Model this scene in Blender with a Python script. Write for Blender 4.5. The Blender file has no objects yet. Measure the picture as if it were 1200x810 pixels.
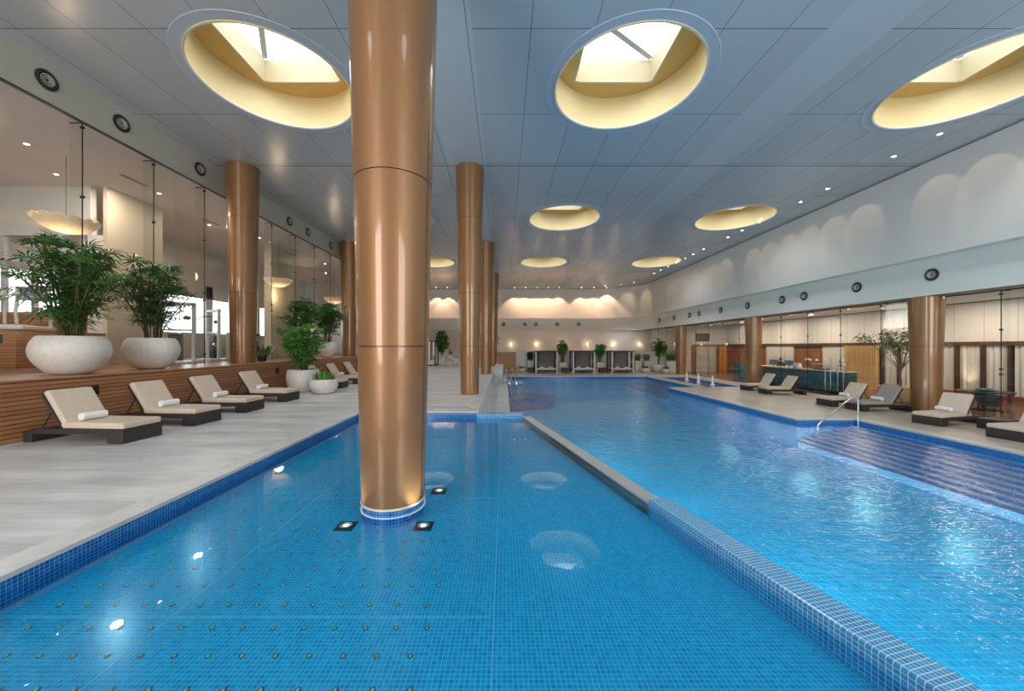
import bpy, math, random
from mathutils import Vector, Matrix
R = math.radians
PI = math.pi
rnd = random.Random(7)
sc = bpy.context.scene
col = sc.collection

# ------------------------------------------------------------------ camera, sky, exposure
cd = bpy.data.cameras.new('camera')
cam = bpy.data.objects.new('camera', cd); col.objects.link(cam)
cam.location = (0, 0, 1.8); cam.rotation_euler = (R(90), 0, 0)
cd.sensor_width = 36; cd.lens = 420 / 1200 * 36
cd.shift_x = 9 / 1200; cd.shift_y = 1 / 1200
cd.clip_end = 200
sc.camera = cam
sc.view_settings.view_transform = 'Standard'
sc.view_settings.look = 'None'
sc.view_settings.exposure = 1.15
sc.view_settings.gamma = 1
sc.view_settings.use_curve_mapping = False
sc.render.engine = 'CYCLES'
cy = sc.cycles
cy.use_denoising = True
try: cy.denoiser = 'OPENIMAGEDENOISE'
except Exception: pass
cy.max_bounces = 9; cy.diffuse_bounces = 5; cy.glossy_bounces = 4
cy.transmission_bounces = 6; cy.transparent_max_bounces = 16
cy.sample_clamp_indirect = 6; cy.sample_clamp_direct = 0
cy.caustics_reflective = False; cy.caustics_refractive = False
w = bpy.data.worlds.new('sky'); sc.world = w; w.use_nodes = True
SKY = 1.9
w.node_tree.nodes['Background'].inputs[0].default_value = (0.93, 0.97, 1, 1)
w.node_tree.nodes['Background'].inputs[1].default_value = SKY

def lamp(kind, name, loc, energy, color=(1, 1, 1), **kw):
    l = bpy.data.lights.new(name, kind); l.energy = energy; l.color = color
    tgt = kw.pop('target', None); portal = kw.pop('portal', False)
    for k, v in kw.items(): setattr(l, k, v)
    o = bpy.data.objects.new(name, l); col.objects.link(o); o.location = loc
    if tgt is not None:
        o.rotation_euler = (Vector(tgt) - Vector(loc)).to_track_quat('-Z', 'Y').to_euler()
    if portal: l.cycles.is_portal = True
    return o
SKX = (-5.83, 3.15, 12.1); SKY_Y = (-0.45, 9.23, 18.9, 28.6)
CZ = 8.53
for sx in SKX:
    for sy in SKY_Y:
        lamp('AREA', 'skylight_portal', (sx, sy, CZ + 1.57), 1, shape='RECTANGLE', size=2.24, size_y=2.3, portal=True)
lamp('AREA', 'window_portal', (-7.9, -7.9, 3.6), 1, shape='RECTANGLE', size=5, size_y=6.6, target=(-7.9, 0, 3.6), portal=True)
lamp('AREA', 'window_portal', (9.8, -7.9, 3.6), 1, shape='RECTANGLE', size=7.6, size_y=6.6, target=(9.8, 0, 3.6), portal=True)
# fill lamps added at unseen windows behind the camera; daylight through the skylight glazing
lamp('AREA', 'window_fill', (-7.9, -7.8, 3.6), 470, (1, .97, .93), shape='RECTANGLE', size=4.8, size_y=6.4, target=(-7.9, 0, 3.6))
lamp('AREA', 'window_fill', (9.8, -7.8, 3.6), 480, (1, .97, .93), shape='RECTANGLE', size=7.4, size_y=6.4, target=(9.8, 0, 3.6))
for sx in SKX:
    for sy in SKY_Y:
        lamp('SPOT', 'skylight_daylight', (sx, sy, CZ + 1.4), 230, (.93, .97, 1), spot_size=R(125), spot_blend=1, shadow_soft_size=.6, target=(sx, sy, 0))
# unseen underwater lamps added behind the dividing wall to brighten the large pool
for (y, tx, ty, e) in ((0, 12, 3, 420), (2.2, 12, 7, 480), (4.4, 11.8, 10.5, 480), (6.6, 10.5, 15, 520), (8.6, 9, 19, 480), (9.4, 6, 22, 360)):
    lamp('SPOT', 'pool_fill', (.514 + (9.6 - y) * .2364 + .45, y, -1.35), e, (.78, .95, 1), spot_size=R(75), spot_blend=1, shadow_soft_size=.08, target=(tx, ty, -1.55))
lamp('AREA', 'window_portal', (-18.4, 22, 4.3), 1, shape='RECTANGLE', size=14, size_y=2.4, target=(-10, 22, 4.3), portal=True)
lamp('AREA', 'window_portal', (-19.2, 13.1, 4.4), 1, shape='RECTANGLE', size=9, size_y=2.7, target=(-19.2, 0, 4.4), portal=True)
WARM = (1, .72, .45)
# ------------------------------------------------------------------ node materials
def M(name, color=(.8, .8, .8), rough=.5, metal=0, coat=0, spec=.5, emit=None, estr=0):
    m = bpy.data.materials.new(name); m.use_nodes = True
    b = m.node_tree.nodes['Principled BSDF']
    b.inputs['Base Color'].default_value = (*color, 1); b.inputs['Roughness'].default_value = rough
    b.inputs['Metallic'].default_value = metal; b.inputs['Coat Weight'].default_value = coat
    b.inputs['Specular IOR Level'].default_value = spec
    if emit: b.inputs['Emission Color'].default_value = (*emit, 1); b.inputs['Emission Strength'].default_value = estr
    return m
class N:
    def __init__(s, m): s.t = m.node_tree; s.b = s.t.nodes.get('Principled BSDF')
    def n(s, kind, **kw):
        x = s.t.nodes.new(kind)
        for k, v in kw.items(): setattr(x, k, v)
        return x
    def l(s, a, b): s.t.links.new(a, b)
    def math(s, op, a, b=None, c=None):
        x = s.n('ShaderNodeMath', operation=op)
        for i, v in enumerate((a, b, c)):
            if v is None: continue
            if isinstance(v, (int, float)): x.inputs[i].default_value = v
            else: s.l(v, x.inputs[i])
        return x.outputs[0]
    def mix(s, f, a, b):
        x = s.n('ShaderNodeMix', data_type='RGBA')
        for i, v in ((0, f), (6, a), (7, b)):
            if isinstance(v, (int, float)): x.inputs[i].default_value = v
            elif isinstance(v, tuple): x.inputs[i].default_value = (*v, 1) if len(v) == 3 else v
            else: s.l(v, x.inputs[i])
        return x.outputs[2]
    def noise(s, scale, detail=3, vec=None, stretch=None):
        x = s.n('ShaderNodeTexNoise'); x.inputs['Scale'].default_value = scale; x.inputs['Detail'].default_value = detail
        v = vec or s.n('ShaderNodeTexCoord').outputs['Object']
        if stretch:
            mp = s.n('ShaderNodeMapping'); mp.inputs['Scale'].default_value = stretch
            s.l(v, mp.inputs[0]); v = mp.outputs[0]
        s.l(v, x.inputs['Vector']); return x.outputs[0]
    def bump(s, h, strength=.2, dist=.01):
        x = s.n('ShaderNodeBump'); x.inputs['Strength'].default_value = strength; x.inputs['Distance'].default_value = dist
        s.l(h, x.inputs['Height']); return x.outputs[0]

def tile_mat(name, c1, c2, grout, size, g=.1, rough=.18, off=(0, 0, 0)):
    m = M(name, c1, rough); k = N(m)
    tc = k.n('ShaderNodeTexCoord'); sep = k.n('ShaderNodeSeparateXYZ'); k.l(tc.outputs['Object'], sep.inputs[0])
    vt = k.n('ShaderNodeVectorTransform', vector_type='NORMAL', convert_from='WORLD', convert_to='OBJECT')
    ge = k.n('ShaderNodeNewGeometry'); k.l(ge.outputs['True Normal'], vt.inputs[0])
    ns = k.n('ShaderNodeSeparateXYZ'); k.l(vt.outputs[0], ns.inputs[0])
    tot = None; fl = []
    for i in range(3):
        q = k.math('DIVIDE', k.math('ADD', sep.outputs[i], off[i] + size * .5 + 50 * size), size)
        f = k.math('FRACT', q); fl.append(k.math('FLOOR', q))
        a = k.math('LESS_THAN', f, g)
        mask = k.math('LESS_THAN', k.math('ABSOLUTE', ns.outputs[i]), .6)
        a = k.math('MULTIPLY', a, mask)
        tot = a if tot is None else k.math('MAXIMUM', tot, a)
    cb = k.n('ShaderNodeCombineXYZ')
    for i in range(3): k.l(fl[i], cb.inputs[i])
    wn = k.n('ShaderNodeTexWhiteNoise'); k.l(cb.outputs[0], wn.inputs[0])
    c = k.mix(wn.outputs[0], c1, c2)
    k.l(k.mix(tot, c, grout), k.b.inputs['Base Color'])
    k.l(k.math('MULTIPLY_ADD', tot, .5, rough), k.b.inputs['Roughness'])
    return m

def streak(name, c1, c2, scale, stretch, rough=.4, bumpy=0, spec=.5):
    m = M(name, c1, rough, spec=spec); k = N(m)
    n1 = k.noise(scale, 6, stretch=stretch); n2 = k.noise(scale * 5, 3, stretch=stretch)
    f = k.math('ADD', k.math('MULTIPLY', n1, .7), k.math('MULTIPLY', n2, .3))
    mr = k.n('ShaderNodeMapRange'); mr.inputs[1].default_value = .35; mr.inputs[2].default_value = .65; k.l(f, mr.inputs[0])
    k.l(k.mix(mr.outputs[0], c1, c2), k.b.inputs['Base Color'])
    if bumpy: k.l(k.bump(n2, bumpy), k.b.inputs['Normal'])
    return m

def slat_mat(name, c1, c2, axis, size, gapf, rough=.35, gap=(.03, .012, .006), joint=None):
    """boards with a dark gap, along one axis of the object"""
    m = M(name, c1, rough); k = N(m)
    tc = k.n('ShaderNodeTexCoord'); sep = k.n('ShaderNodeSeparateXYZ'); k.l(tc.outputs['Object'], sep.inputs[0])
    q = k.math('DIVIDE', k.math('ADD', sep.outputs[axis], 50 * size), size)
    f = k.math('FRACT', q); fl = k.math('FLOOR', q)
    wn = k.n('ShaderNodeTexWhiteNoise', noise_dimensions='1D'); k.l(fl, wn.inputs['W'])
    st = [1, 1, 1]; st[axis] = 12
    nz = k.noise(1.2, 5, stretch=tuple(st))
    fac = k.math('ADD', k.math('MULTIPLY', wn.outputs[0], .5), k.math('MULTIPLY', nz, .6))
    c = k.mix(fac, c1, c2)
    g = k.math('LESS_THAN', f, gapf)
    k.l(k.mix(g, c, gap), k.b.inputs['Base Color'])
    k.l(k.bump(k.math('SUBTRACT', 1, g), .5, .01), k.b.inputs['Normal'])
    return m

def wood(name, c1, c2, axis=0, rough=.35):
    st = [14, 14, 14]; st[axis] = .8
    return streak(name, c1, c2, 1.5, tuple(st), rough)

def schlick(k, f0, normal=None, boost=1.0, power=5):
    ge = k.n('ShaderNodeNewGeometry'); d = k.n('ShaderNodeVectorMath', operation='DOT_PRODUCT')
    k.l(ge.outputs['Incoming'], d.inputs[0]); k.l(normal if normal is not None else ge.outputs['Normal'], d.inputs[1])
    c = k.math('SUBTRACT', 1, k.math('MINIMUM', k.math('ABSOLUTE', d.outputs['Value']), 1))
    return k.math('MINIMUM', k.math('MULTIPLY', k.math('MULTIPLY_ADD', k.math('POWER', c, power), 1 - f0, f0), boost), 1)
def water_mat(name, tint, wave, strength, ior=1.33):
    m = bpy.data.materials.new(name); m.use_nodes = True; t = m.node_tree; t.nodes.clear(); k = N(m)
    out = k.n('ShaderNodeOutputMaterial'); mx = k.n('ShaderNodeMixShader')
    tr = k.n('ShaderNodeBsdfTransparent'); tr.inputs[0].default_value = (*tint, 1)
    gl = k.n('ShaderNodeBsdfGlossy'); gl.inputs['Roughness'].default_value = .015; gl.inputs[0].default_value = (1, 1, 1, 1)
    b = None
    if wave:
        n1 = k.noise(wave, 3, stretch=(1, 1.6, 1)); n2 = k.noise(wave * 3.1, 2, stretch=(1, 1.6, 1))
        h = k.math('ADD', n1, k.math('MULTIPLY', n2, .35))
        b = k.bump(h, 1, strength); k.l(b, gl.inputs['Normal'])
    k.l(schlick(k, .02, b), mx.inputs[0]); k.l(tr.outputs[0], mx.inputs[1]); k.l(gl.outputs[0], mx.inputs[2]); k.l(mx.outputs[0], out.inputs[0])
    return m
def glass_mat(name, tint=(.9, .95, .93), boost=1.0):
    m = bpy.data.materials.new(name); m.use_nodes = True; t = m.node_tree; t.nodes.clear(); k = N(m)
    out = k.n('ShaderNodeOutputMaterial'); mx = k.n('ShaderNodeMixShader')
    tr = k.n('ShaderNodeBsdfTransparent'); tr.inputs[0].default_value = (*tint, 1)
    gl = k.n('ShaderNodeBsdfGlossy'); gl.inputs['Roughness'].default_value = 0; gl.inputs[0].default_value = (1, 1, 1, 1)
    k.l(schlick(k, .035, boost=boost), mx.inputs[0])
    k.l(tr.outputs[0], mx.inputs[1]); k.l(gl.outputs[0], mx.inputs[2]); k.l(mx.outputs[0], out.inputs[0])
    return m

m_water1 = water_mat('shallow_water', (.55, .85, .97), 1.1, .0009)
m_water2 = water_mat('deep_water', (.52, .90, .99), 2.6, .048)
m_glass = glass_mat('clear_glass', tint=(.955, .975, .965))
m_jet = M('white_water', (.9, .95, 1), .2)
m_tile = tile_mat('blue_mosaic', (.0, .28, .50), (.006, .41, .66), (.12, .54, .74), .033, .13)
m_tile_edge = tile_mat('edge_mosaic', (.03, .21, .46), (.05, .32, .60), (.48, .66, .78), .034, .12)
m_tile_band = tile_mat('band_mosaic', (.0, .08, .30), (.01, .16, .45), (.15, .32, .55), .034, .12)
m_deep = tile_mat('deep_mosaic', (.0, .36, .64), (.0, .46, .76), (.04, .54, .82), .10, .08)
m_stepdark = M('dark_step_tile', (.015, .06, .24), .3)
m_steplight = tile_mat('light_step_tile', (.22, .56, .84), (.28, .62, .88), (.4, .7, .9), .05, .1)
m_deck = streak('grey_travertine', (.40, .405, .41), (.68, .685, .685), .7, (.5, 3.2, 1), .38)
m_deckr = streak('beige_travertine', (.42, .37, .31), (.56, .50, .43), .6, (1.0, 2.2, 1), .32)
m_cope = streak('coping_stone', (.48, .48, .475), (.64, .64, .63), 1.0, (2, 2, 1), .4)
m_steel = M('brushed_steel', (.62, .63, .63), .42, .7)
m_chrome = M('chrome', (.8, .8, .8), .08, 1)
m_white = M('white_paint', (.75, .74, .72), .5)
m_wallw = M('warm_white_wall', (.72, .68, .63), .45)
m_band = M('band_paint', (.70, .69, .64), .3)
m_bandl = M('left_band_paint', (.50, .47, .38), .35)
m_lowwall = streak('linen_wallcovering', (.56, .54, .52), (.63, .61, .58), 2, (1, 1, 14), .6)
m_dark = M('dark_brown_weave', (.035, .027, .026), .55)
m_black = M('black_metal', (.015, .015, .016), .4)
m_cush = streak('beige_canvas', (.60, .49, .385), (.66, .55, .44), 8, (1, 1, 1), .85, .1)
m_cushg = streak('taupe_canvas', (.30, .26, .24), (.36, .31, .29), 8, (1, 1, 1), .85, .1)
m_towel = streak('white_towel', (.80, .80, .80), (.88, .88, .88), 60, (1, 1, 1), .9, .4)
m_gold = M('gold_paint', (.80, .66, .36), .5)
m_gold_bounce = M('bounce_lit_gold', (.70, .42, .12), .5)  # shaft top coloured deeper for light bouncing between the gold surfaces
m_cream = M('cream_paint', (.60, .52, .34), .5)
m_trimr = M('grey_blue_trim', (.46, .50, .55), .35)
m_pot = streak('white_stone_glaze', (.62, .58, .53), (.70, .66, .61), 12, (1, 1, 1), .5)
m_soil = M('soil', (.04, .025, .015), .9)
m_cane = streak('palm_cane', (.05, .035, .015), (.12, .10, .03), 6, (1, 1, 8), .7)
m_trunk = streak('bark', (.16, .09, .05), (.28, .18, .11), 6, (1, 1, 4), .8)
def leafmat(name, c1, c2):
    m = M(name, c1, .4); k = N(m)
    k.l(k.mix(k.noise(3.5, 2), c1, c2), k.b.inputs['Base Color']); return m
m_leaf = leafmat('dark_palm_leaf', (.025, .09, .025), (.12, .26, .06))
m_leaf2 = leafmat('mid_green_leaf', (.03, .12, .015), (.10, .26, .04))
m_leaf3 = leafmat('fresh_green_leaf', (.05, .20, .03), (.14, .36, .06))
m_woodrail = wood('platform_top_wood', (.34, .16, .07), (.46, .24, .12), 1, .3)
m_woodslat = slat_mat('platform_wood_slats', (.30, .12, .05), (.50, .24, .11), 2, .085, .14)
m_darkwood = wood('dark_wood', (.07, .03, .016), (.12, .055, .03), 2, .35)
m_redwood = wood('red_brown_wood', (.20, .075, .035), (.30, .12, .055), 2, .35)
m_orange = wood('honey_wood', (.55, .20, .04), (.70, .30, .07), 2, .35)
m_goldlat = wood('gold_lattice', (.50, .30, .13), (.62, .40, .19), 2, .4)
m_sheer = slat_mat('sheer_curtain', (.52, .50, .47), (.62, .60, .56), 1, .16, .1, .8, gap=(.40, .38, .35))
m_cream_c = slat_mat('cream_panel', (.60, .56, .54), (.66, .62, .60), 1, 1.1, .02, .7, gap=(.34, .30, .26))
m_curtx = slat_mat('sheer_curtain_x', (.42, .39, .35), (.55, .52, .48), 0, .18, .15, .8, gap=(.28, .25, .22))
m_teal = M('teal_glass', (.05, .16, .19), .12, 0, .5)
m_stone_top = M('cream_stone_top', (.72, .64, .48), .25)
m_gymwall = M('gym_wall', (.62, .60, .57), .6)
m_beige = M('beige_wall', (.55, .47, .36), .6)
m_gymceil = M('gym_ceiling', (.74, .69, .66), .5)
m_gymfloor = M('gym_floor', (.18, .08, .05), .4)
m_rfloor = M('interior_floor', (.16, .08, .055), .22)
m_mach = M('machine_grey', (.50, .54, .55), .35)
m_rattan = M('black_rattan', (.02, .022, .026), .5)
m_lampglow = M('lamp_glow', (1, .9, .7), .5, emit=(1, .66, .36), estr=2.2)
m_downglow = M('downlight_glow', (1, .95, .9), .5, emit=(1, .9, .78), estr=9)
m_shade = M('pleated_shade', (.66, .52, .36), .7, emit=(1, .66, .38), estr=.10)
m_screen = M('monitor_screen', (.10, .12, .22), .15, emit=(.2, .25, .5), estr=.06)
m_skin = M('skin', (.55, .34, .24), .5)
m_hair = M('black_hair', (.012, .01, .01), .5)
m_shirt = M('dark_uniform', (.03, .03, .045), .7)
m_brownbox = wood('bronze_panel', (.27, .135, .05), (.33, .165, .065), 0, .45)
m_brass = M('brass', (.60, .50, .28), .35, .6)

# ceiling : big glossy panels with thin joints
def ceiling_mat():
    m = M('ceiling_panels', (.36, .42, .47), .22, spec=.55); k = N(m)
    tc = k.n('ShaderNodeTexCoord'); sep = k.n('ShaderNodeSeparateXYZ'); k.l(tc.outputs['Object'], sep.inputs[0])
    fx = k.math('FRACT', k.math('DIVIDE', k.math('ADD', sep.outputs[0], -.56 + 136), 1.36))
    fy = k.math('FRACT', k.math('DIVIDE', k.math('ADD', sep.outputs[1], -1.98 + 280), 2.80))
    lx = k.math('LESS_THAN', fx, .010); ly = k.math('LESS_THAN', fy, .006)
    wn = k.n('ShaderNodeTexWhiteNoise')
    cb = k.n('ShaderNodeCombineXYZ')
    k.l(k.math('FLOOR', k.math('DIVIDE', k.math('ADD', sep.outputs[0], -.56 + 136), 1.36)), cb.inputs[0])
    k.l(k.math('FLOOR', k.math('DIVIDE', k.math('ADD', sep.outputs[1], -1.98 + 280), 2.80)), cb.inputs[1])
    k.l(cb.outputs[0], wn.inputs[0])
    c = k.mix(wn.outputs[0], (.46, .485, .49), (.49, .515, .52))
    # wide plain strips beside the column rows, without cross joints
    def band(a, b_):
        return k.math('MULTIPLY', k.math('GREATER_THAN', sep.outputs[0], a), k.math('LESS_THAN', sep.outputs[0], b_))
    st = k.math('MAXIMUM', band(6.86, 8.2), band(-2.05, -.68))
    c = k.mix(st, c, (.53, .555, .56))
    big = k.math('LESS_THAN', k.math('FRACT', k.math('DIVIDE', k.math('ADD', sep.outputs[1], -13.33 + 96.7), 9.67)), .0042)
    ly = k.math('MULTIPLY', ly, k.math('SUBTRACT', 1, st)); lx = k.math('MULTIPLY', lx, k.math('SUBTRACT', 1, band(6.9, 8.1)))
    k.l(k.mix(k.math('MAXIMUM', k.math('MAXIMUM', lx, ly), big), c, (.10, .11, .12)), k.b.inputs['Base Color'])
    return m
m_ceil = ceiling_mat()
def bronze():
    m = M('bronze_lacquer', (.45, .25, .13), .42, .35, coat=.5); k = N(m)
    k.b.inputs['Coat Roughness'].default_value = .06
    nz = k.noise(60, 2)
    k.l(k.mix(nz, (.255, .122, .048), (.315, .152, .062)), k.b.inputs['Base Color'])
    return m
m_bronze = bronze()

# ------------------------------------------------------------------ mesh builder
class MB:
    def __init__(s): s.v = []; s.f = []
    def add(s, vs, fs):
        n = len(s.v); s.v += [tuple(p) for p in vs]; s.f += [tuple(n + i for i in f) for f in fs]; return s
    def box(s, x0, x1, y0, y1, z0, z1, rz=0, piv=None, mat=None):
        vs = [Vector((x, y, z)) for z in (z0, z1) for (x, y) in ((x0, y0), (x1, y0), (x1, y1), (x0, y1))]
        if rz:
            c = Vector(piv) if piv else Vector(((x0 + x1) / 2, (y0 + y1) / 2, 0))
            q = Matrix.Rotation(rz, 3, 'Z'); vs = [q @ (p - c) + c for p in vs]
        if mat is not None: vs = [mat @ p for p in vs]
        return s.add(vs, [(0, 3, 2, 1), (4, 5, 6, 7), (0, 1, 5, 4), (1, 2, 6, 5), (2, 3, 7, 6), (3, 0, 4, 7)])
    def cyl(s, p0, p1, r0, r1=None, n=16, caps=True):
        if r1 is None: r1 = r0
        p0 = Vector(p0); p1 = Vector(p1); d = (p1 - p0).normalized()
        a = d.orthogonal().normalized(); b = d.cross(a)
        vs = []
        for p, r in ((p0, r0), (p1, r1)):
            for i in range(n):
                t = 2 * PI * i / n; vs.append(p + (a * math.cos(t) + b * math.sin(t)) * r)
        fs = [(i, (i + 1) % n, n + (i + 1) % n, n + i) for i in range(n)]
        if caps: fs += [tuple(range(n))[::-1], tuple(range(n, 2 * n))]
        return s.add(vs, fs)
    def tube(s, pts, r, n=8, rads=None):
        pts = [Vector(p) for p in pts]; vs = []; fs = []
        a = None
        for i, p in enumerate(pts):
            d = (pts[min(i + 1, len(pts) - 1)] - pts[max(i - 1, 0)]).normalized()
            a = d.orthogonal().normalized() if a is None else (a - d * a.dot(d)).normalized()
            b = d.cross(a); rr = rads[i] if rads else r
            for j in range(n):
                t = 2 * PI * j / n; vs.append(p + (a * math.cos(t) + b * math.sin(t)) * rr)
        for i in range(len(pts) - 1):
            for j in range(n):
                k = (j + 1) % n; fs.append((i * n + j, i * n + k, (i + 1) * n + k, (i + 1) * n + j))
        fs += [tuple(range(n))[::-1], tuple(range((len(pts) - 1) * n, len(pts) * n))]
        return s.add(vs, fs)
    def lathe(s, prof, n=48, c=(0, 0, 0)):
        vs = []; fs = []
        for (r, z) in prof:
            for i in range(n):
                t = 2 * PI * i / n; vs.append((c[0] + r * math.cos(t), c[1] + r * math.sin(t), c[2] + z))
        for k in range(len(prof) - 1):
            for i in range(n):
                j = (i + 1) % n; fs.append((k * n + i, k * n + j, (k + 1) * n + j, (k + 1) * n + i))
        return s.add(vs, fs)
    def ball(s, c, r, n=12):
        rx, ry, rz = r if isinstance(r, tuple) else (r, r, r)
        vs = []; fs = []; m = n // 2
        for k in range(m + 1):
            ph = -PI / 2 + PI * k / m
            for i in range(n):
                t = 2 * PI * i / n
                vs.append((c[0] + rx * math.cos(ph) * math.cos(t), c[1] + ry * math.cos(ph) * math.sin(t), c[2] + rz * math.sin(ph)))
        for k in range(m):
            for i in range(n):
                j = (i + 1) % n; fs.append((k * n + i, k * n + j, (k + 1) * n + j, (k + 1) * n + i))
        return s.add(vs, fs)
    def quad(s, a, b, c, d): return s.add([a, b, c, d], [(0, 1, 2, 3)])
    def prism(s, poly, z0, z1):
        n = len(poly)
        vs = [(x, y, z0) for x, y in poly] + [(x, y, z1) for x, y in poly]
        fs = [tuple(range(n))[::-1], tuple(range(n, 2 * n))] + [(i, (i + 1) % n, n + (i + 1) % n, n + i) for i in range(n)]
        return s.add(vs, fs)
    def build(s, name, mat, parent=None, smooth=False, bevel=0, loc=None, rz=0):
        me = bpy.data.meshes.new(name); me.from_pydata(s.v, [], s.f); me.update()
        me.materials.append(mat)
        if smooth: me.polygons.foreach_set('use_smooth', [True] * len(me.polygons))
        o = bpy.data.objects.new(name, me); col.objects.link(o)
        if parent is not None: o.parent = parent
        if loc: o.location = loc
        if rz: o.rotation_euler = (0, 0, rz)
        if smooth:
            try: me.set_sharp_from_angle(angle=R(42))
            except Exception: pass
        if bevel:
            b = o.modifiers.new('bevel', 'BEVEL'); b.width = bevel; b.segments = 2; b.limit_method = 'ANGLE'
        return o
def tag(o, label=None, cat=None, group=None, kind=None):
    if label: o['label'] = label
    if cat: o['category'] = cat
    if group: o['group'] = group
    if kind: o['kind'] = kind
    return o
def struct(o, label=None): return tag(o, label, kind='structure')
def empty(name, loc=(0, 0, 0), rz=0, label=None, cat=None, group=None, kind=None):
    o = bpy.data.objects.new(name, None); col.objects.link(o); o.location = loc; o.rotation_euler = (0, 0, rz)
    o.empty_display_size = .1
    return tag(o, label, cat, group, kind)
def copy_tree(o, parent=None):
    c = o.copy(); col.objects.link(c)
    if parent is not None: c.parent = parent
    for ch in list(o.children): copy_tree(ch, c)
    return c
def dup(o, loc, rz=None, label=None, scale=None):
    c = copy_tree(o); c.location = loc
    if rz is not None: c.rotation_euler = (0, 0, rz)
    if scale: c.scale = (scale,) * 3 if not isinstance(scale, tuple) else scale
    if label: c['label'] = label
    return c

O_ = 'nearest second third fourth fifth sixth seventh eighth ninth tenth eleventh twelfth thirteenth fourteenth fifteenth sixteenth seventeenth eighteenth'.split()
# ------------------------------------------------------------------ the shell
WZ = -.15          # shallow water
DZ = -.75          # lower deck
PZ = -.93          # main pool water
def xd(y): return .514 + (9.6 - y) * .2364
# upper deck (raised)
b = MB().box(-9.13, -4.22, -8, 43.2, -1.6, 0).box(-4.22, -1.0, 10.2, 43.2, -1.6, 0).box(-4.22, 3.2, -8, 1.2, -.6, 0)
struct(b.build('floor', m_deck))
b = MB().box(-4.24, -3.93, 1.2, 9.95, -.045, .004).box(-4.24, -.98, 9.93, 10.2, -.045, .004).box(-1.02, -.72, 9.93, 43.2, -.06, .004)
struct(b.build('trim_1', m_cope, bevel=.006), 'pale stone coping along the raised deck')
# riser wall between raised deck and lower walkway
struct(MB().box(-1.0, -.75, 9.95, 43.2, DZ, -.05).build('wall_riser', m_cope))
# lower deck
b = MB()
for r in ((12.6, 16.9, -8, 12.8), (10.55, 16.9, 12.8, 22.0), (12.15, 12.9, 22.3, 30.6), (15.0, 16.9, 22.0, 30.6),
          (12.15, 15.0, 22.0, 22.6), (12.9, 15.0, 29.5, 30.6), (-.76, 24, 30.9, 43.2)):
    b.box(r[0], r[1], r[2], r[3], DZ - .3, DZ)
struct(b.build('floor', m_deckr))
struct(MB().box(-.76, -.05, 9.95, 30.9, DZ - .3, DZ).build('floor', m_deck))
b = MB()
for r in ((-.07, .22, 9.95, 30.6), (12.28, 12.62, -8, 12.62), (10.24, 10.56, 12.58, 22.3), (10.5, 12.62, 12.58, 12.85), (10.5, 12.2, 22.0, 22.32), (-.07, 12.2, 30.58, 30.92), (12.08, 12.2, 22.3, 30.6)):
    b.box(r[0], r[1], r[2], r[3], DZ - .05, DZ + .004)
struct(b.build('trim_2', m_cope, bevel=.006), 'stone coping round the large pool')

# shallow pool basin
fl = [(-3.95, 1.2), (xd(1.2), 1.2), (xd(9.7), 9.7), (-3.95, 9.7)]
bas = empty('pool_basin', label='shallow pool basin of small blue mosaic tiles', kind='structure')
MB().prism(fl, -.6, WZ - .12).build('basin_floor', m_tile, bas)
MB().box(-4.25, -3.95, 1.2, 9.97, -.6, -.046).box(-3.95, -.75, 9.68, 10.15, -.6, -.046).box(-4.25, 3.4, .9, 1.2, -.6, -.046).build('basin_wall', m_tile_band, bas)
b = MB().box(-.75, .52, 9.66, 9.97, -2, -.035)
b.build('end_ledge', m_tile_edge, bas, bevel=.03)
# divider, in its own rotated frame: local y runs along the wall
ang = math.atan(.2364)
L = lambda y: (9.7 - y) / math.cos(ang)
dv = empty('pool_divider', (xd(9.7), 9.7, 0), ang, label='long slanting overflow wall between shallow pool and large pool', kind='structure')
MB().box(0, .25, -L(4.36), .1, -2, -.122).build('steel_weir', m_steel, dv, bevel=.008)
MB().box(0, .012, -L(4.36), .1, -.5, -.10).build('steel_lip', m_steel, dv)
MB().box(0, .26, -L(-1.5), -L(4.36), -2, -.05).build('tiled_parapet', m_tile_edge, dv, bevel=.02)
# expansion lines of the mosaic (thin lighter grout lines)
b = MB()
for x in (-.08, -2.55): b.box(x - .003, x + .003, 1.2, 9.65, -.2701, -.2685)
for y in (2.74, 4.9): b.box(-3.9, -.1, y - .0022, y + .0022, -.2701, -.2684)
struct(b.build('trim_3', M('pale_blue_joint', (.35, .60, .78), .5)), 'thin pale expansion joints across the shallow pool floor')
w1 = MB().add([(x, y, WZ) for x, y in fl], [(0, 1, 2, 3)]).build('pool_water', m_water1)
tag(w1, 'still clear water filling the shallow pool round the big bronze column', 'water', kind='stuff')

# main pool
poly = [(.2, 9.9), (xd(9.7) + .2, 9.6), (xd(-1.5) + .2, -1.5), (xd(-1.5) + .2, -8), (12.3, -8), (12.3, 12.6), (10.26, 12.6), (10.26, 22.3), (12.1, 22.3), (12.1, 30.6), (.2, 30.6)]
PB = -1.75
mp = empty('pool_basin', label='large main pool basin of deep blue tiles', kind='structure')
MB().prism(poly, PB - .2, PB).build('basin_floor', m_deep, mp)
b = MB(); b2 = MB()
for i in range(len(poly)):
    (x0, y0), (x1, y1) = poly[i], poly[(i + 1) % len(poly)]
    if i < 3: continue
    b.quad((x0, y0, PZ - .14), (x1, y1, PZ - .14), (x1, y1, DZ - .05), (x0, y0, DZ - .05)); b2.quad((x0, y0, PB), (x1, y1, PB), (x1, y1, PZ - .14), (x0, y0, PZ - .14))
b.build('waterline_band', m_tile_band, mp); b2.build('basin_wall', m_deep, mp)
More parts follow.
